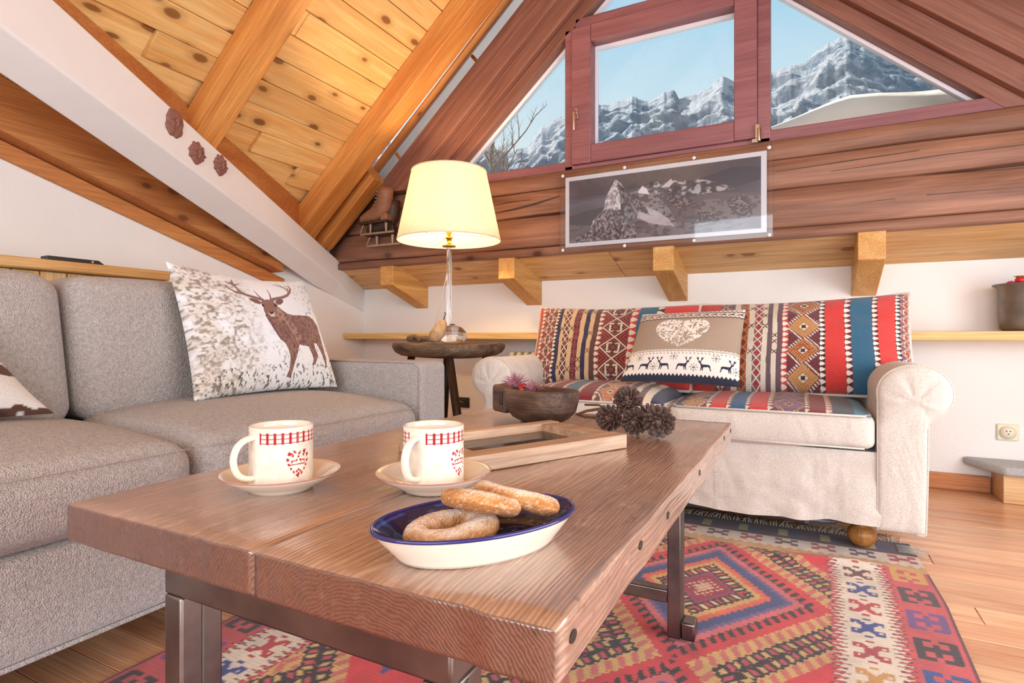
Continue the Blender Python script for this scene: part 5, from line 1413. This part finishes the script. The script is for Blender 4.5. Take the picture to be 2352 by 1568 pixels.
def pine_cone(loc, axis, r, label, seed):
    t = thing('pine_cone', label, 'pine cone', loc, 0, 'pine cones on one twig')
    q = Vector(axis).to_track_quat('Z', 'Y').to_matrix().to_4x4(); rr = random.Random(seed)
    co = bpy.data.objects.new('core', core_me); put(co, t, local=True); co.matrix_local = q @ Matrix.Scale(r, 4)
    N_ = 58
    for i in range(N_):
        f_ = i / (N_ - 1); a = i * 2.39996 + rr.gauss(0, .06)
        z = -.50 + 1.02 * f_; op = R(62) - R(75) * (1 - f_) + R(rr.gauss(0, 5))     # open cone: scales spread
        rb = .10 + .20 * math.sin(math.pi * min(1, f_ * .95 + .05)); L = .74 * (.55 + .45 * math.sin(math.pi * (f_ * .8 + .12))) ; w = .66 * L
        m = q @ Matrix.Scale(r, 4) @ Matrix.Rotation(a, 4, 'Z') @ Matrix.Translation((0, rb, z)) @ Matrix.Rotation(op, 4, 'X') @ Matrix.Diagonal((w, L, L * .55, 1))
        o = bpy.data.objects.new('scale', scale_me); put(o, t, local=True); o.matrix_local = m
for (loc, axis, r, lab, sd) in (
    ((-.372, 1.178, .525), (-.1, -1, .15), .0300, 'open pine cone nearest the twig end, touching the table', 1),
    ((-.345, 1.222, .558), (.15, -.8, .55), .0330, 'open pine cone resting on top of the others', 2),
    ((-.315, 1.165, .524), (.1, -1, -.1), .0290, 'open pine cone low in the middle of the bunch', 3),
    ((-.262, 1.152, .529), (.25, -1, .0), .0340, 'largest open pine cone, farthest from the twig end', 4),
    ((-.298, 1.215, .527), (.5, -.3, .6), .0300, 'open pine cone half hidden behind the bunch', 5)):
    pine_cone(loc, axis, r, lab, sd)
tw = MB()
for pts, r in (([(-.345, 1.205, .535), (-.40, 1.215, .540), (-.430, 1.195, .535), (-.452, 1.190, .526), (-.440, 1.205, .520), (-.40, 1.200, .520), (-.37, 1.19, .515)], .0032), ([(-.36, 1.20, .53), (-.415, 1.23, .545), (-.445, 1.22, .545)], .0026), ([(-.345, 1.21, .535), (-.36, 1.225, .56), (-.37, 1.225, .575)], .0024), ([(-.33, 1.21, .535), (-.31, 1.19, .525), (-.28, 1.17, .528)], .003), ([(-.40, 1.19, .505), (-.37, 1.185, .512), (-.35, 1.19, .52)], .0022)):
    tw.tube(pts, r, 8)
tag(tw.build('twig', M['twig'], smooth=True), 'bent brown twig that ties the pine cones together', 'twig')
# ------------------------------------------------------------------ side table and lamp
sc = Vector((-1.615, 2.43)); SZ = .662
st = thing('side_table', 'round rustic side table with a thick dark wooden top, carrying the lamp', 'table', (sc.x, sc.y, 0))
nu, nv = 64, 15; prof = [(0, -.002), (.20, -.004), (.262, -.003), (.276, .002), (.284, .000), (.288, -.012), (.286, -.026), (.272, -.046), (.245, -.060), (.20, -.066), (.10, -.068), (0, -.068)]
V = []; rg = np.random.default_rng(4); wb = np.interp(np.arange(nu), np.linspace(0, nu, 12), np.r_[rg.normal(0, .02, 11), 0])
wb = wb - np.linspace(0, wb[-1] - wb[0], nu)
for (r, z) in prof:
    for k in range(nu):
        a = 2 * math.pi * k / nu
        V.append((sc.x + r * (1 + wb[k]) * math.cos(a), sc.y + r * (1 + wb[k]) * math.sin(a), SZ + z + .004 * math.sin(2 * a) * r / .28))
F = [(i*nu+k, i*nu+(k+1) % nu, (i+1)*nu+(k+1) % nu, (i+1)*nu+k) for i in range(len(prof)-1) for k in range(nu)]
MB().add(V, F).build('top', M['stool'], st, smooth=True)
for (x0, y0, x1, y1, r) in ((-1.505, 2.262, -1.385, 2.215, .020), (-1.44, 2.49, -1.32, 2.56, .019), (-1.78, 2.34, -1.88, 2.28, .019), (-1.72, 2.57, -1.82, 2.66, .019)):
    MB().tube([(x0, y0, SZ - .05), ((x0 + x1) / 2 + .004, (y0 + y1) / 2, .32), (x1, y1, 0)], [r, r * 1.02, r * .92], 14).build('leg', M['stool_leg'], st, smooth=True)

L0 = Vector((sc.x - .0, sc.y, SZ)); BZ = 1.187; TZL = 1.537
lamp = thing('table_lamp', 'lit table lamp with a cream drum shade on a clear glass stem', 'lamp', (L0.x, L0.y, SZ))
# shade: two thin skins so that light glows through
m_, nt, out = new_mat('lamp_shade')
df = nt.nodes.new('ShaderNodeBsdfDiffuse'); tr = nt.nodes.new('ShaderNodeBsdfTranslucent'); mx = nt.nodes.new('ShaderNodeMixShader'); mx.inputs[0].default_value = .42
wv = noise(nt, coords(nt, (1, 1, 1)), 240, 2)
lc = ramp(nt, wv, [(.3, C(228, 218, 200)), (.7, C(248, 242, 230))])
link(nt, lc, df.inputs[0]); link(nt, lc, tr.inputs[0]); link(nt, df.outputs[0], mx.inputs[1]); link(nt, tr.outputs[0], mx.inputs[2]); link(nt, mx.outputs[0], out.inputs['Surface'])
M['shade'] = m_
rb_, rt_ = .262, .190
MB().lathe([(rb_, 0), (rb_ + .0006, .004), (rt_ + .0006, TZL - BZ - .004), (rt_, TZL - BZ), (rt_ - .002, TZL - BZ - .004), (rb_ - .002, .004), (rb_, 0)], (L0.x, L0.y, BZ), 72).build('shade', M['shade'], lamp, smooth=True)
for rr_, zz_ in ((rb_, BZ), (rt_, TZL)):
    MB().tube([(L0.x + rr_ * math.cos(a), L0.y + rr_ * math.sin(a), zz_) for a in np.linspace(0, 2*math.pi, 73)], .0028, 6).build('shade_hem', M['shade'], lamp, smooth=True)
sp = MB()
for k in range(3):
    a = R(20 + 120 * k); sp.tube([(L0.x + .02 * math.cos(a), L0.y + .02 * math.sin(a), BZ + .03), (L0.x + (rb_ - .004) * math.cos(a), L0.y + (rb_ - .004) * math.sin(a), BZ + .012)], .0013, 6)
sp.build('shade_spokes', M['brass'], lamp, smooth=True)
MB().lathe([(0, -.03), (.006, -.03), (.034, -.028), (.036, -.024), (.034, -.020), (.014, -.018), (.011, .01), (.019, .014), (.019, .02), (.013, .024), (.015, .055), (0, .055)], (L0.x, L0.y, BZ - .004), 28).build('lamp_holder', M['brass'], lamp, smooth=True)
MB().lathe([(.0001, SZ + .085), (.0125, SZ + .085), (.0125, BZ - .034), (.0001, BZ - .034)], (L0.x, L0.y, 0), 20).build('stem', M['clear_glass'], lamp, smooth=False)
MB().lathe([(.0001, .003), (.04, .003), (.062, .012), (.074, .035), (.070, .062), (.048, .084), (.020, .094), (.0001, .096)], (L0.x + .02, L0.y, SZ - .001), 40).build('glass_base', M['clear_glass'], lamp, smooth=True)
MB().lathe([(.0001, 0), (.013, 0), (.013, .005), (.0001, .005)], (L0.x + .02, L0.y, SZ + .0955), 20).build('base_cap', M['stool_leg'], lamp)
m_, nt, out = new_mat('bulb'); em = nt.nodes.new('ShaderNodeEmission'); em.inputs['Strength'].default_value = 9
link(nt, ramp(nt, noise(nt, coords(nt), 4, 1), [(0, (1, .72, .36, 1)), (1, (1, .78, .44, 1))]), em.inputs[0]); link(nt, em.outputs[0], out.inputs['Surface']); M['bulb'] = m_
MB().lathe([(.0001, 0), (.012, .0), (.016, .02), (.029, .05), (.031, .068), (.024, .088), (.0001, .098)], (L0.x, L0.y, BZ + .052), 28).build('bulb', M['bulb'], lamp, smooth=True)
pl = bpy.data.lights.new('lamp_light', 'POINT'); pl.energy = 21; pl.color = (1.0, .68, .36); pl.shadow_soft_size = .035
po = bpy.data.objects.new('lamp_light', pl); COL.objects.link(po); po.location = (L0.x, L0.y, BZ + .17)
MB().tube([(L0.x - .004, L0.y, BZ - .03), (L0.x - .02, L0.y + .01, 1.02), (L0.x - .075, L0.y + .02, .84), (L0.x - .14, L0.y + .04, .675), (L0.x - .20, L0.y + .16, .664), (L0.x - .24, L0.y + .30, .60), (-2.03, 3.1, .30), (-2.03, 3.232, .255)], .0028, 8).build('cord', M['cord'], lamp, smooth=True)

# driftwood and dried gourd on the side table
dz = SZ + .002
dw = MB().tube([(-1.80, 2.33, dz + .022), (-1.77, 2.335, dz + .026), (-1.74, 2.34, dz + .020), (-1.69, 2.335, dz + .024), (-1.64, 2.33, dz + .018)], [.014, .022, .018, .016, .010], 10)
dw.tube([(-1.76, 2.33, dz + .024), (-1.73, 2.30, dz + .030), (-1.70, 2.30, dz + .016)], [.010, .009, .006], 8).tube([(-1.79, 2.34, dz + .02), (-1.80, 2.36, dz + .032), (-1.775, 2.37, dz + .034)], [.008, .008, .004], 8)
tag(dw.build('driftwood', M['driftwood'], smooth=True), 'gnarled piece of driftwood lying on the round side table', 'driftwood')
gd = thing('gourd', 'pale dried gourd with a curved stem beside the glass lamp base', 'gourd', (-1.625, 2.345, dz))
gp = MB().tube([(-1.665, 2.335, dz + .016), (-1.640, 2.338, dz + .034), (-1.615, 2.345, dz + .062), (-1.604, 2.348, dz + .088), (-1.598, 2.350, dz + .108), (-1.596, 2.350, dz + .118)], [.014, .034, .036, .024, .021, .010], 18)
gp.build('body', M['gourd'], gd, smooth=True)
MB().tube([(-1.595, 2.350, dz + .115), (-1.588, 2.350, dz + .135), (-1.584, 2.352, dz + .150), (-1.590, 2.350, dz + .153)], [.003, .0026, .003, .0035], 8).build('stem', M['twig'], gd, smooth=True)

# cream radiator under the shelf behind the sofa
ra = thing('radiator', 'cream column radiator under the shelf, behind the cream sofa', 'radiator', (-1.1, 3.13, .1))
for i in range(16):
    x = -1.60 + i * .048
    MB().tube([(x, 3.10, .12), (x, 3.085, .14), (x, 3.085, .565), (x, 3.10, .588), (x, 3.15, .588), (x, 3.165, .565), (x, 3.165, .14), (x, 3.15, .12), (x, 3.10, .12)], .017, 10, cap=False).build('column', M['radiator'], ra, smooth=True)
for x in (-1.59, -.90): MB().tube([(x, 3.125, 0), (x, 3.125, .125)], .012, 10).build('foot', M['radiator'], ra, smooth=True)

# ------------------------------------------------------------------ mountain photograph on the log wall
ph = thing('mountain_photograph', 'black and white mountain photograph with a white border behind clear acrylic, screwed to the logs', 'picture', (-.655, 2.85, 1.16))
pw_, phh = 440, 170
pc = Canvas(pw_, phh, (70, 70, 82)); q = homog([(143, 428), (2172, 158), (2172, 908), (150, 1068)])
n1 = vnoise(pw_, phh, 40, 24, 61, 5); n2 = vnoise(pw_, phh, 8, 4, 62, 5); n3 = vnoise(pw_, phh, 90, 60, 63, 2)
pc.a = pc.a * (.85 + .35 * n2)[..., None]
pc.mask(np.clip(.9 - np.abs(pc.v - .66) * 5, 0, 1) * np.clip(.7 - pc.u, 0, 1), (112, 116, 132), .7)
pc.poly(q([(1400, 430), (1600, 370), (1850, 280), (2050, 262), (2172, 275), (2172, 400), (1900, 480), (1500, 470)]), (52, 58, 76))
pc.poly(q([(150, 790), (300, 740), (520, 690), (700, 760), (760, 900), (150, 900)]), (52, 52, 62))
pc.poly(q([(150, 880), (400, 880), (800, 760), (1300, 620), (1600, 540), (2172, 540), (2172, 910), (150, 1068)]), (92, 84, 90))
low = pc.inside(q([(150, 880), (700, 800), (1300, 640), (2172, 560), (2172, 910), (150, 1068)])); pc.mask(low & (n2 > .5), (122, 112, 116), .7); pc.mask(low & (n1 > .6), (62, 54, 60), .6)
far = pc.inside(q([(950, 540), (985, 430), (1060, 400), (1110, 470), (1220, 396), (1300, 430), (1500, 400), (1700, 420), (1900, 500), (1500, 560), (1000, 580)])); pc.mask(far, (96, 94, 104)); pc.mask(far & (n1 > .53), (60, 58, 68)); pc.mask(far & (n1 < .42), (168, 164, 172))
pc.poly(q([(1110, 490), (1220, 396), (1240, 440), (1200, 480)]), (190, 184, 190))
rid = pc.inside(q([(780, 545), (870, 520), (915, 470), (960, 480), (1050, 560), (1200, 700), (1300, 900), (1000, 880), (850, 760), (780, 640)])); pc.mask(rid, (126, 118, 122)); pc.mask(rid & (n1 > .55), (70, 64, 70)); pc.poly(q([(860, 545), (915, 472), (960, 500), (990, 560), (900, 550)]), (214, 208, 212))
glc = pc.inside(q([(900, 670), (1050, 720), (1180, 800), (1260, 890), (1000, 860), (860, 800)])); pc.mask(glc, (186, 178, 184), .8)
for rk in ([(1070, 540), (1300, 570), (1460, 620), (1490, 670), (1290, 700), (1150, 610)], [(1480, 740), (1640, 740), (1780, 850), (1500, 900)], [(1800, 600), (2000, 560), (2080, 620), (2080, 800), (1850, 760)]):
    mm_ = pc.inside(q(rk)); pc.mask(mm_, (66, 58, 64), .8); pc.mask(mm_ & (n3 > .58), (150, 142, 146), .7)
pc.a *= 1.18
nf = vnoise(pw_, phh, 110, 28, 64, 5); nf2 = vnoise(pw_, phh, 60, 20, 65, 5)
def tone(m, lo, hi, n, k=1.0):
    t = np.clip((n - .5) * 3.2 * k + .5, 0, 1)[..., None]; col = np.array(lo, float) * (1 - t) + np.array(hi, float) * t
    pc.a = np.where(m[..., None], col, pc.a)
pk = pc.inside(q([(630, 405), (680, 440), (740, 520), (780, 640), (800, 780), (840, 900), (880, 1010), (200, 1060), (370, 930), (400, 830), (510, 720), (530, 590), (590, 480)]))
tone(pk, (150, 144, 150), (244, 240, 242), nf, .8)
base_ = pc.inside(q([(370, 930), (430, 800), (520, 720), (690, 720), (840, 900), (880, 1010), (200, 1060)])); tone(base_, (62, 54, 60), (172, 162, 166), nf)
sh = pc.inside(q([(660, 430), (740, 520), (790, 650), (840, 780), (820, 880), (740, 860), (690, 720), (680, 560), (650, 480)])); tone(sh, (44, 42, 52), (150, 146, 156), nf2, .8)
rid2 = pc.inside(q([(780, 560), (870, 540), (890, 640), (960, 700), (1000, 780), (850, 720)])); tone(rid2, (50, 46, 54), (150, 144, 150), nf)
IX0, IX1, IZ0, IZ1 = -1.150, -.158, 1.178, 1.553
YP = 2.856
MB().box(IX0, IX1, YP, YP + .002, IZ0, IZ1).build('white_border', M['white_vinyl'], ph)
PP = np.stack([IX0 + .022 + (IX1 - IX0 - .046) * pc.u, np.full(pc.u.shape, YP - .0006), IZ0 + .020 + (IZ1 - IZ0 - .042) * pc.v], -1)
npobj('print', PP.reshape(-1, 3), grid_faces(pw_, phh), M['photo_print'], ph, pc.flat())
MB().box(-1.178, -.132, YP - .007, YP - .003, 1.153, 1.574).build('acrylic_sheet', M['acrylic'], ph, bevel=.0008, bseg=1)
for x in (-1.163, -.823, -.480, -.148):
    for z in (1.563, 1.163):
        o = MB().lathe([(.0001, .0045), (.004, .004), (.0085, .001), (.0090, -.001), (.0001, -.001)], (0, 0, 0), 18).build('screw_cap', M['white_vinyl'], ph, smooth=True)
        o.matrix_parent_inverse = WORLD_LOC[ph.name].inverted() @ Matrix.Translation((x, YP - .0075, z)) @ Matrix.Rotation(R(90), 4, 'X')
        sl = MB().lathe([(.0001, .0006), (.0022, .0004), (.0022, -.001), (.0001, -.001)], (0, 0, 0), 10).build('screw', M['chrome'], o, local=True); sl.location = (0, 0, .0045)

# ------------------------------------------------------------------ ice skates hanging on the logs
def skate(dx, dz, yv, label, mat):
    t = thing('ice_skate', label, 'ice skate', (-2.36 + dx, yv, 1.36 + dz), 0, 'old ice skates on the log wall')
    b = MB()
    path = [(-.150, 0, .012), (-.135, 0, .026), (-.09, 0, .040), (-.04, 0, .052), (.005, 0, .075), (.035, 0, .115), (.045, 0, .165), (.048, 0, .205)]
    rad = [(.014, .012), (.030, .026), (.036, .036), (.037, .046), (.038, .060), (.040, .056), (.042, .052), (.043, .052)]
    b.tube(path, rad, 18); b.build('boot', M[mat], t, smooth=True, local=True)
    MB().prism([(-.155, -.028, -.006), (.075, -.030, -.006), (.075, -.030, .008), (-.150, -.028, .006)], [(-.155, .028, -.006), (.075, .030, -.006), (.075, .030, .008), (-.150, .028, .006)]).build('sole', M['leather_dark'], t, bevel=.004, local=True)
    MB().prism([(.02, -.026, .006), (.076, -.026, .006), (.070, -.024, .05), (.03, -.024, .05)], [(.02, .026, .006), (.076, .026, .006), (.070, .024, .05), (.03, .024, .05)]).build('heel', M[mat], t, bevel=.006, local=True)
    bl = MB().prism([(-.162, -.002, -.072), (.110, -.002, -.072), (.112, -.002, -.060), (-.156, -.002, -.060)], [(-.162, .002, -.072), (.110, .002, -.072), (.112, .002, -.060), (-.156, .002, -.060)])
    bo = bl.build('blade', M['blade'], t, local=True)
    MB().tube([(-.158, 0, -.066), (-.150, 0, -.045), (-.140, 0, -.022), (-.128, 0, -.008)], [(.006, .004)] * 4, 8).build('blade_post', M['blade'], bo, smooth=True, local=True)
    for x in (-.075, .05): MB().prism([(x - .005, -.004, -.064), (x + .005, -.004, -.064), (x + .009, -.008, -.006), (x - .009, -.008, -.006)], [(x - .005, .004, -.064), (x + .005, .004, -.064), (x + .009, .008, -.006), (x - .009, .008, -.006)]).build('blade_post', M['blade'], bo, bevel=.002, local=True)
    for k in range(6):
        z = .085 + k * .02; x = .0 + k * .006 - .03
        MB().tube([(x, -.030, z), (x - .008, 0, z + .004), (x, .030, z)], .0022, 6).build('lace', M['cord'], t, smooth=True, local=True)
    return t
skate(.0, .052, 2.775, 'old tan leather ice skate on the log wall, the upper one of the pair', 'leather')
skate(.012, -.016, 2.822, 'old brown leather ice skate on the log wall, the lower one of the pair', 'leather_dark')

# ------------------------------------------------------------------ carved masks on the white beam
def mask_obj(yc, zc, w, h, tilt, kind, label):
    t = thing('carved_mask', label, 'mask', (fx(yc), yc, zc), 0, 'carved masks on the white beam')
    ns, nr = 72, 22; V = []; F = []
    for j in range(nr + 1):
        k = j / nr
        for i in range(ns):
            a = 2 * math.pi * i / ns; c, s = math.cos(a), math.sin(a)
            sq = 2.6 if kind == 0 else 2.0
            rad = (abs(c) ** sq + abs(s) ** sq) ** (-1 / sq)
            if kind == 0:
                if s < -.3: rad *= 1.0 + .06 * (abs(c))
                rad *= 1 + .03 * math.sin(a * 9)
            else:
                # crown points on top, hanging ornaments at the sides, pointed chin
                rad *= 1 + .26 * max(0, math.sin(a)) * abs(math.sin(a * 5.0 + .4 * kind)) + .30 * max(0, math.cos(a * 2 - .4)) * (1 if s < .2 else .3) * (.6 + .4 * math.sin(a * 11)) - .16 * max(0, -s) * abs(c) * (1.2)
                rad *= .86
            x = rad * c * k; y_ = rad * s * k
            z = .36 * (1 - k ** 2.4) ** .5
            # face relief
            G_ = lambda px, py, sx, sy: math.exp(-((x - px) / sx) ** 2 - ((y_ - py) / sy) ** 2)
            z += .20 * G_(0, .02, .10, .26) + .08 * G_(0, -.14, .17, .09)                    # nose
            z += .13 * (G_(-.30, .28, .24, .07) + G_(.30, .28, .24, .07))                    # brows
            z -= .14 * (G_(-.30, .12, .16, .08) + G_(.30, .12, .16, .08)); z += .08 * (G_(-.30, .11, .08, .05) + G_(.30, .11, .08, .05))
            z += .12 * (G_(-.42, -.12, .2, .16) + G_(.42, -.12, .2, .16))                    # cheeks
            z -= .14 * G_(0, -.42, .26, .06); z += .08 * (G_(0, -.34, .24, .05) + G_(0, -.51, .2, .05))
            if kind == 0: z += .05 * math.sin(y_ * 26) * G_(0, .66, .9, .25) + (.06 if (-.66 < y_ < -.56 and abs(x) < .5 and int(abs(x) * 14) % 2) else 0)
            else: z += .10 * G_(0, .55, .7, .08) + .05 * math.sin(x * 22) * G_(0, .70, .8, .2) + .05 * math.sin(y_ * 20) * (1 if abs(x) > .55 else 0)
            edge_ = 1 if k < .97 else 0
            V.append((x * w / 2, y_ * h / 2, max(0, z) * .046 * edge_ + .0006))
    for j in range(nr):
        for i in range(ns): F.append((j*ns+i, j*ns+(i+1) % ns, (j+1)*ns+(i+1) % ns, (j+1)*ns+i))
    me = MB().add(V, F).mesh('face', M['mask'], True)
    o = bpy.data.objects.new('face', me); put(o, t, local=True)
    nrm = Vector((1, .3, 0)).normalized(); upv = Vector((0, 0, 1)); rt = upv.cross(nrm)
    base = Matrix((rt, upv, nrm)).transposed().to_4x4()
    o.matrix_local = base @ Matrix.Rotation(tilt, 4, 'Z')
    pn = MB().lathe([(.0001, 0), (.0022, 0), (.0022, .004), (.0001, .0045)], (0, 0, 0), 10).mesh('nail', M['chrome'], True)
    o2 = bpy.data.objects.new('nail', pn); put(o2, t, local=True); o2.matrix_local = base @ Matrix.Rotation(tilt, 4, 'Z') @ Matrix.Translation((-w * .18, -h * (.28 if kind == 0 else -.10), .012))
mask_obj(1.488, 1.604, .092, .118, R(-8), 0, 'square carved wooden mask with a bald brow, topmost on the white beam')
mask_obj(1.612, 1.513, .098, .112, R(-6), 1, 'carved wooden mask with a beaded crown, between the other two masks')
mask_obj(1.758, 1.503, .090, .110, R(-4), 2, 'carved wooden mask with a looped headdress, lowest on the white beam')

# ------------------------------------------------------------------ pine partition behind the grey sofa
pa_ = thing('partition', 'low pine partition of upright boards with a cap rail, behind the grey sofa', 'partition', (-2.33, .5, 0))
for i in range(27):
    q1 = 1.385 - i * .080
    MB().box(-2.345, -2.318, q1 - .079, q1 - .0015, .002, .923).build('board', M['panel'], pa_, bevel=.003, bseg=1)
MB().box(-2.372, -2.286, -.80, 1.412, .924, .962).build('cap_rail', M['panel_y'], pa_, bevel=.006)
bx = thing('black_box', 'flat black gadget with a wedge end lying on the pine partition', 'gadget', (-2.32, 1.08, .962))
MB().prism([(-2.352, 1.00, .9628), (-2.352, 1.16, .9628), (-2.352, 1.145, .977), (-2.352, 1.00, .977)], [(-2.305, 1.00, .9628), (-2.305, 1.18, .9628), (-2.305, 1.160, .977), (-2.305, 1.00, .977)]).build('body', M['black_plastic'], bx, bevel=.0015)
MB().box(-2.3052, -2.3035, 1.135, 1.142, .966, .974).build('button', M['blade'], bx)

# ------------------------------------------------------------------ pot with berries on the shelf, carpeted step
pt = thing('metal_pot', 'dented old metal pot on the pine shelf, filled with felt and berry ornaments', 'pot', (.842, 3.130, .7225))
MB().lathe([(.0001, 0), (.088, .0), (.100, .010), (.106, .05), (.107, .12), (.108, .182), (.124, .192), (.126, .196), (.122, .199), (.106, .194), (.101, .185), (.100, .03), (.0001, .02)], (.842, 3.130, .7228), 64).build('body', M['tin'], pt, smooth=True)
MB().lathe([(.0001, 0), (.100, 0)], (.842, 3.130, .885), 32).build('filling', M['leather_dark'], pt)
def berry(x, y_, z, r, label):
    t = thing('strawberry', label, 'ornament', (x, y_, z))
    MB().lathe([(.0001, -r * 1.2), (r * .5, -r * .8), (r * .95, -.1 * r), (r, .35 * r), (r * .7, .85 * r), (.0001, r)], (x, y_, z), 20).build('fruit', M['berry'], t, smooth=True)
    for k in range(5):
        a = 2 * math.pi * k / 5; MB().prism([(x + .1 * r * math.cos(a + .5), y_ + .1 * r * math.sin(a + .5), z + r * 1.02), (x + .9 * r * math.cos(a - .3), y_ + .9 * r * math.sin(a - .3), z + r * .86), (x + 1.2 * r * math.cos(a), y_ + 1.2 * r * math.sin(a), z + r * .98)],
              [(x + .1 * r * math.cos(a + .5), y_ + .1 * r * math.sin(a + .5), z + r * 1.12), (x + .9 * r * math.cos(a - .3), y_ + .9 * r * math.sin(a - .3), z + r * .96), (x + 1.2 * r * math.cos(a), y_ + 1.2 * r * math.sin(a), z + r * 1.06)]).build('leaf', M['leaf'], t)
berry(.800, 3.085, .930, .021, 'red strawberry ornament with green leaves in the metal pot')
fp = thing('felt_flower', 'pink felt pompom flower at the rim of the metal pot', 'ornament', (.772, 3.105, .918))
rr = random.Random(2)
for i in range(16):
    a = i * 2.4; e_ = .15 + 1.3 * i / 16; d = Vector((math.cos(a) * math.cos(e_), math.sin(a) * math.cos(e_), math.sin(e_)))
    c0 = Vector((.772, 3.105, .915))
    MB().tube([tuple(c0), tuple(c0 + d * .012), tuple(c0 + d * .019)], [.003, .0055, .003], 8).build('petal', M['pink_felt'], fp, smooth=True)
stp = thing('carpeted_step', 'pine step with a grey carpeted tread by the white wall', 'step', (.95, 3.15, 0))
MB().box(.738, 1.77, 3.066, 3.249, .0, .118).build('riser_box', M['step_pine'], stp, bevel=.003)
tr_ = [(.634, 3.248), (.640, 3.225), (.690, 3.120), (.735, 3.035), (1.77, 2.98), (1.77, 3.248)]
MB().prism([(x, y_, .119) for x, y_ in tr_], [(x, y_, .156) for x, y_ in tr_]).build('tread', M['carpet'], stp, bevel=.014, bseg=4)
